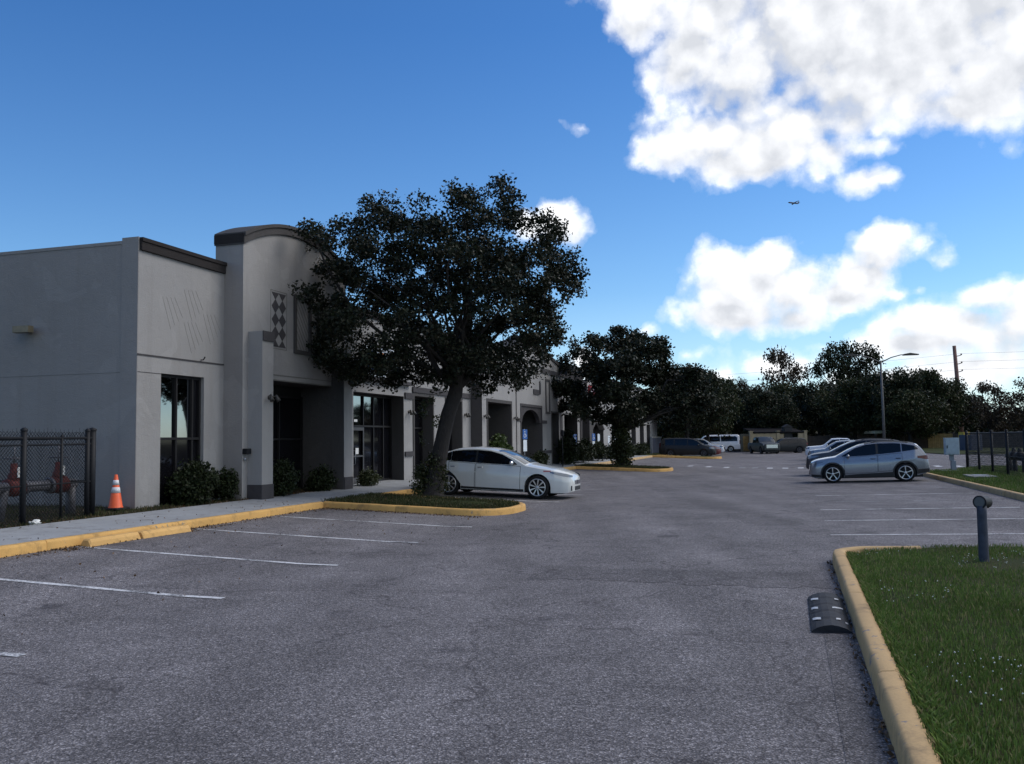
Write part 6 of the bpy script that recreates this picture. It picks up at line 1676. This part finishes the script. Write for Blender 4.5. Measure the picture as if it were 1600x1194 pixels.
b.build('boards', M['wood'], r); b = MB(); b.box(-.45, .45, .03, .07, .4, .5); b.box(-.45, .45, .03, .07, 1.4, 1.5); b.build('cross_rail', M['wood_d'], r)
# long dark roofed house behind the trees
D = 150; zr = ftop(1215, 609, D)
r = empty('house', 'long house with a flat ridged dark roof hidden behind the oaks', 'house', at(1218, D, 0))
x0, x1 = (1158 - 1218) * D / 1400, (1278 - 1218) * D / 1400
b = MB(); b.box(x0 + .4, x1 - .4, 0, 10, 0, zr - 3.6); b.build('wall', M['beige'], r)
b = MB(); b.add([(x0, -1, zr - 3.7), (x1, -1, zr - 3.7), (x1, 5, zr), (x0, 5, zr), (x1, 11, zr - 3.7), (x0, 11, zr - 3.7)], [(0, 1, 2, 3), (3, 2, 4, 5), (0, 3, 5), (1, 4, 2)]); b.build('roof', M['roof'], r)
# fences and canopy right of the lane end
def board_fence(px0, px1, D0, D1, h, mat, label):
    p0, p1 = at(px0, D0, 0), at(px1, D1, 0); d = p1 - p0; L_ = d.length
    r = empty('board_fence', label, 'fence', p0, atan2(d.y, d.x))
    b = MB(); n = int(L_ / .2)
    for k in range(n): b.box(k * L_ / n, (k + .94) * L_ / n, rng.uniform(-.01, .01), .03, 0, h + rng.uniform(-.03, .03))
    b.build('boards', M[mat], r)
    for k in range(int(L_ / 2.4) + 1):
        b = MB(); b.box(k * 2.4 - .05, k * 2.4 + .05, .03, .13, 0, h + .1); b.build('post', M['wood_d'], r)
board_fence(1258, 1368, 104, 104, 1.7, 'wood_d', 'brown board fence between the beige enclosure and the street lamp')
board_fence(1368, 1447, 102, 98, 1.75, 'wood_d', 'dark brown board fence below the cream canopy')
board_fence(1447, 1486, 97, 95, 1.75, 'wood', 'bright tan board fence left of the grey cabinet')
board_fence(1486, 1660, 95, 88, 1.75, 'wood_d', 'long brown board fence seen through the black enclosure')
board_fence(1136, 1160, 103, 103, 1.8, 'wood_d', 'short brown board fence behind the white passenger van')
r = empty('canopy', 'cream flat canopy roof on posts behind the street lamp', 'canopy', at(1388, 99, 0))
b = MB(); b.prism([(-1.65, 1.86), (1.75, 2.02), (1.75, 2.28), (-1.65, 2.16)], 'y', 0, 3); b.build('roof', M['cream'], r)
for x in (-1.5, 1.6):
    b = MB(); b.box(x - .06, x + .06, .1, .22, 0, 1.9); b.build('post', M['wood_d'], r)
r = empty('yellow_loader', 'small yellow machine parked before the tan fence right of the grey cabinet', 'machine', at(1506, 82, .12))
b = MB(); b.prism([(-.45, .35), (.5, .35), (.5, .95), (.2, 1.0), (.15, 1.75), (-.4, 1.75), (-.45, 1.0)], 'y', -.5, .5); b.build('cab', M['yellow_p'], r)
for x in (-.3, .35):
    for y in (-.55, .45):
        b = MB(); b.lathe([(.001, 0), (.25, 0), (.25, .12), (.001, .12)], 14, axis='y', c=(x, y, .27)); b.build('wheel', M['tyre'], r)
r = empty('storage_container', 'slate blue storage container seen through the corner of the black fence', 'container', at(1523, 80, .12))
b = MB(); b.box(-.5, .5, 0, 2.2, 0, 1.5, 0, .02)
for k in range(6): b.box(-.45 + k * .16, -.38 + k * .16, -.02, 0, .1, 1.4)
b.build('body', M['blue_panel'], r)
# airliner
dv = (fw + R_ * ((1240 - 800) / 1400) - U_ * ((317.5 - 597) / 1400)).normalized()
r = empty('airliner', 'tiny distant airliner climbing across the blue sky', 'aeroplane', Vector((0, 0, EYE)) + dv * 2600, pi + .25); r.rotation_euler = (.12, -.05, pi + .25)
b = MB(); b.tube([(17, 0, 0), (16, 0, .1), (13, 0, .2), (0, 0, .2), (-10, 0, .3), (-16, 0, 1.2), (-17, 0, 1.5)], [.1, 1.0, 1.9, 2.0, 1.9, .6, .2], 14); b.build('fuselage', M['airframe'], r)
for sg in (-1, 1):
    b = MB(); b.add([(3, sg * 1.5, -.6), (-3, sg * 1.5, -.6), (-6.5, sg * 16, 1.6), (-4.8, sg * 16, 1.6), (3, sg * 1.5, -.2), (-3, sg * 1.5, -.3), (-6.5, sg * 16, 1.75), (-4.8, sg * 16, 1.75)], [(0, 1, 2, 3), (7, 6, 5, 4), (0, 4, 5, 1), (1, 5, 6, 2), (2, 6, 7, 3), (3, 7, 4, 0)]); w_ = b.build('wing', M['airframe'], r)
    b = MB(); b.tube([(3, sg * 5.2, -1.4), (2.6, sg * 5.2, -1.4), (-.5, sg * 5.2, -1.3)], [.8, 1.0, .6], 10); b.build('engine', M['airframe'], w_)
    b = MB(); b.prism([(-13, sg * .5), (-15.5, sg * .5), (-17.2, sg * 5.6), (-16, sg * 5.6)], 'z', 1.2, 1.45); b.build('tailplane', M['airframe'], r)
b = MB(); b.prism([(-11.5, 1.6), (-15.8, 1.4), (-18, 7.6), (-16.2, 7.6)], 'y', -.15, .15); b.build('tail_fin', M['airframe'], r)
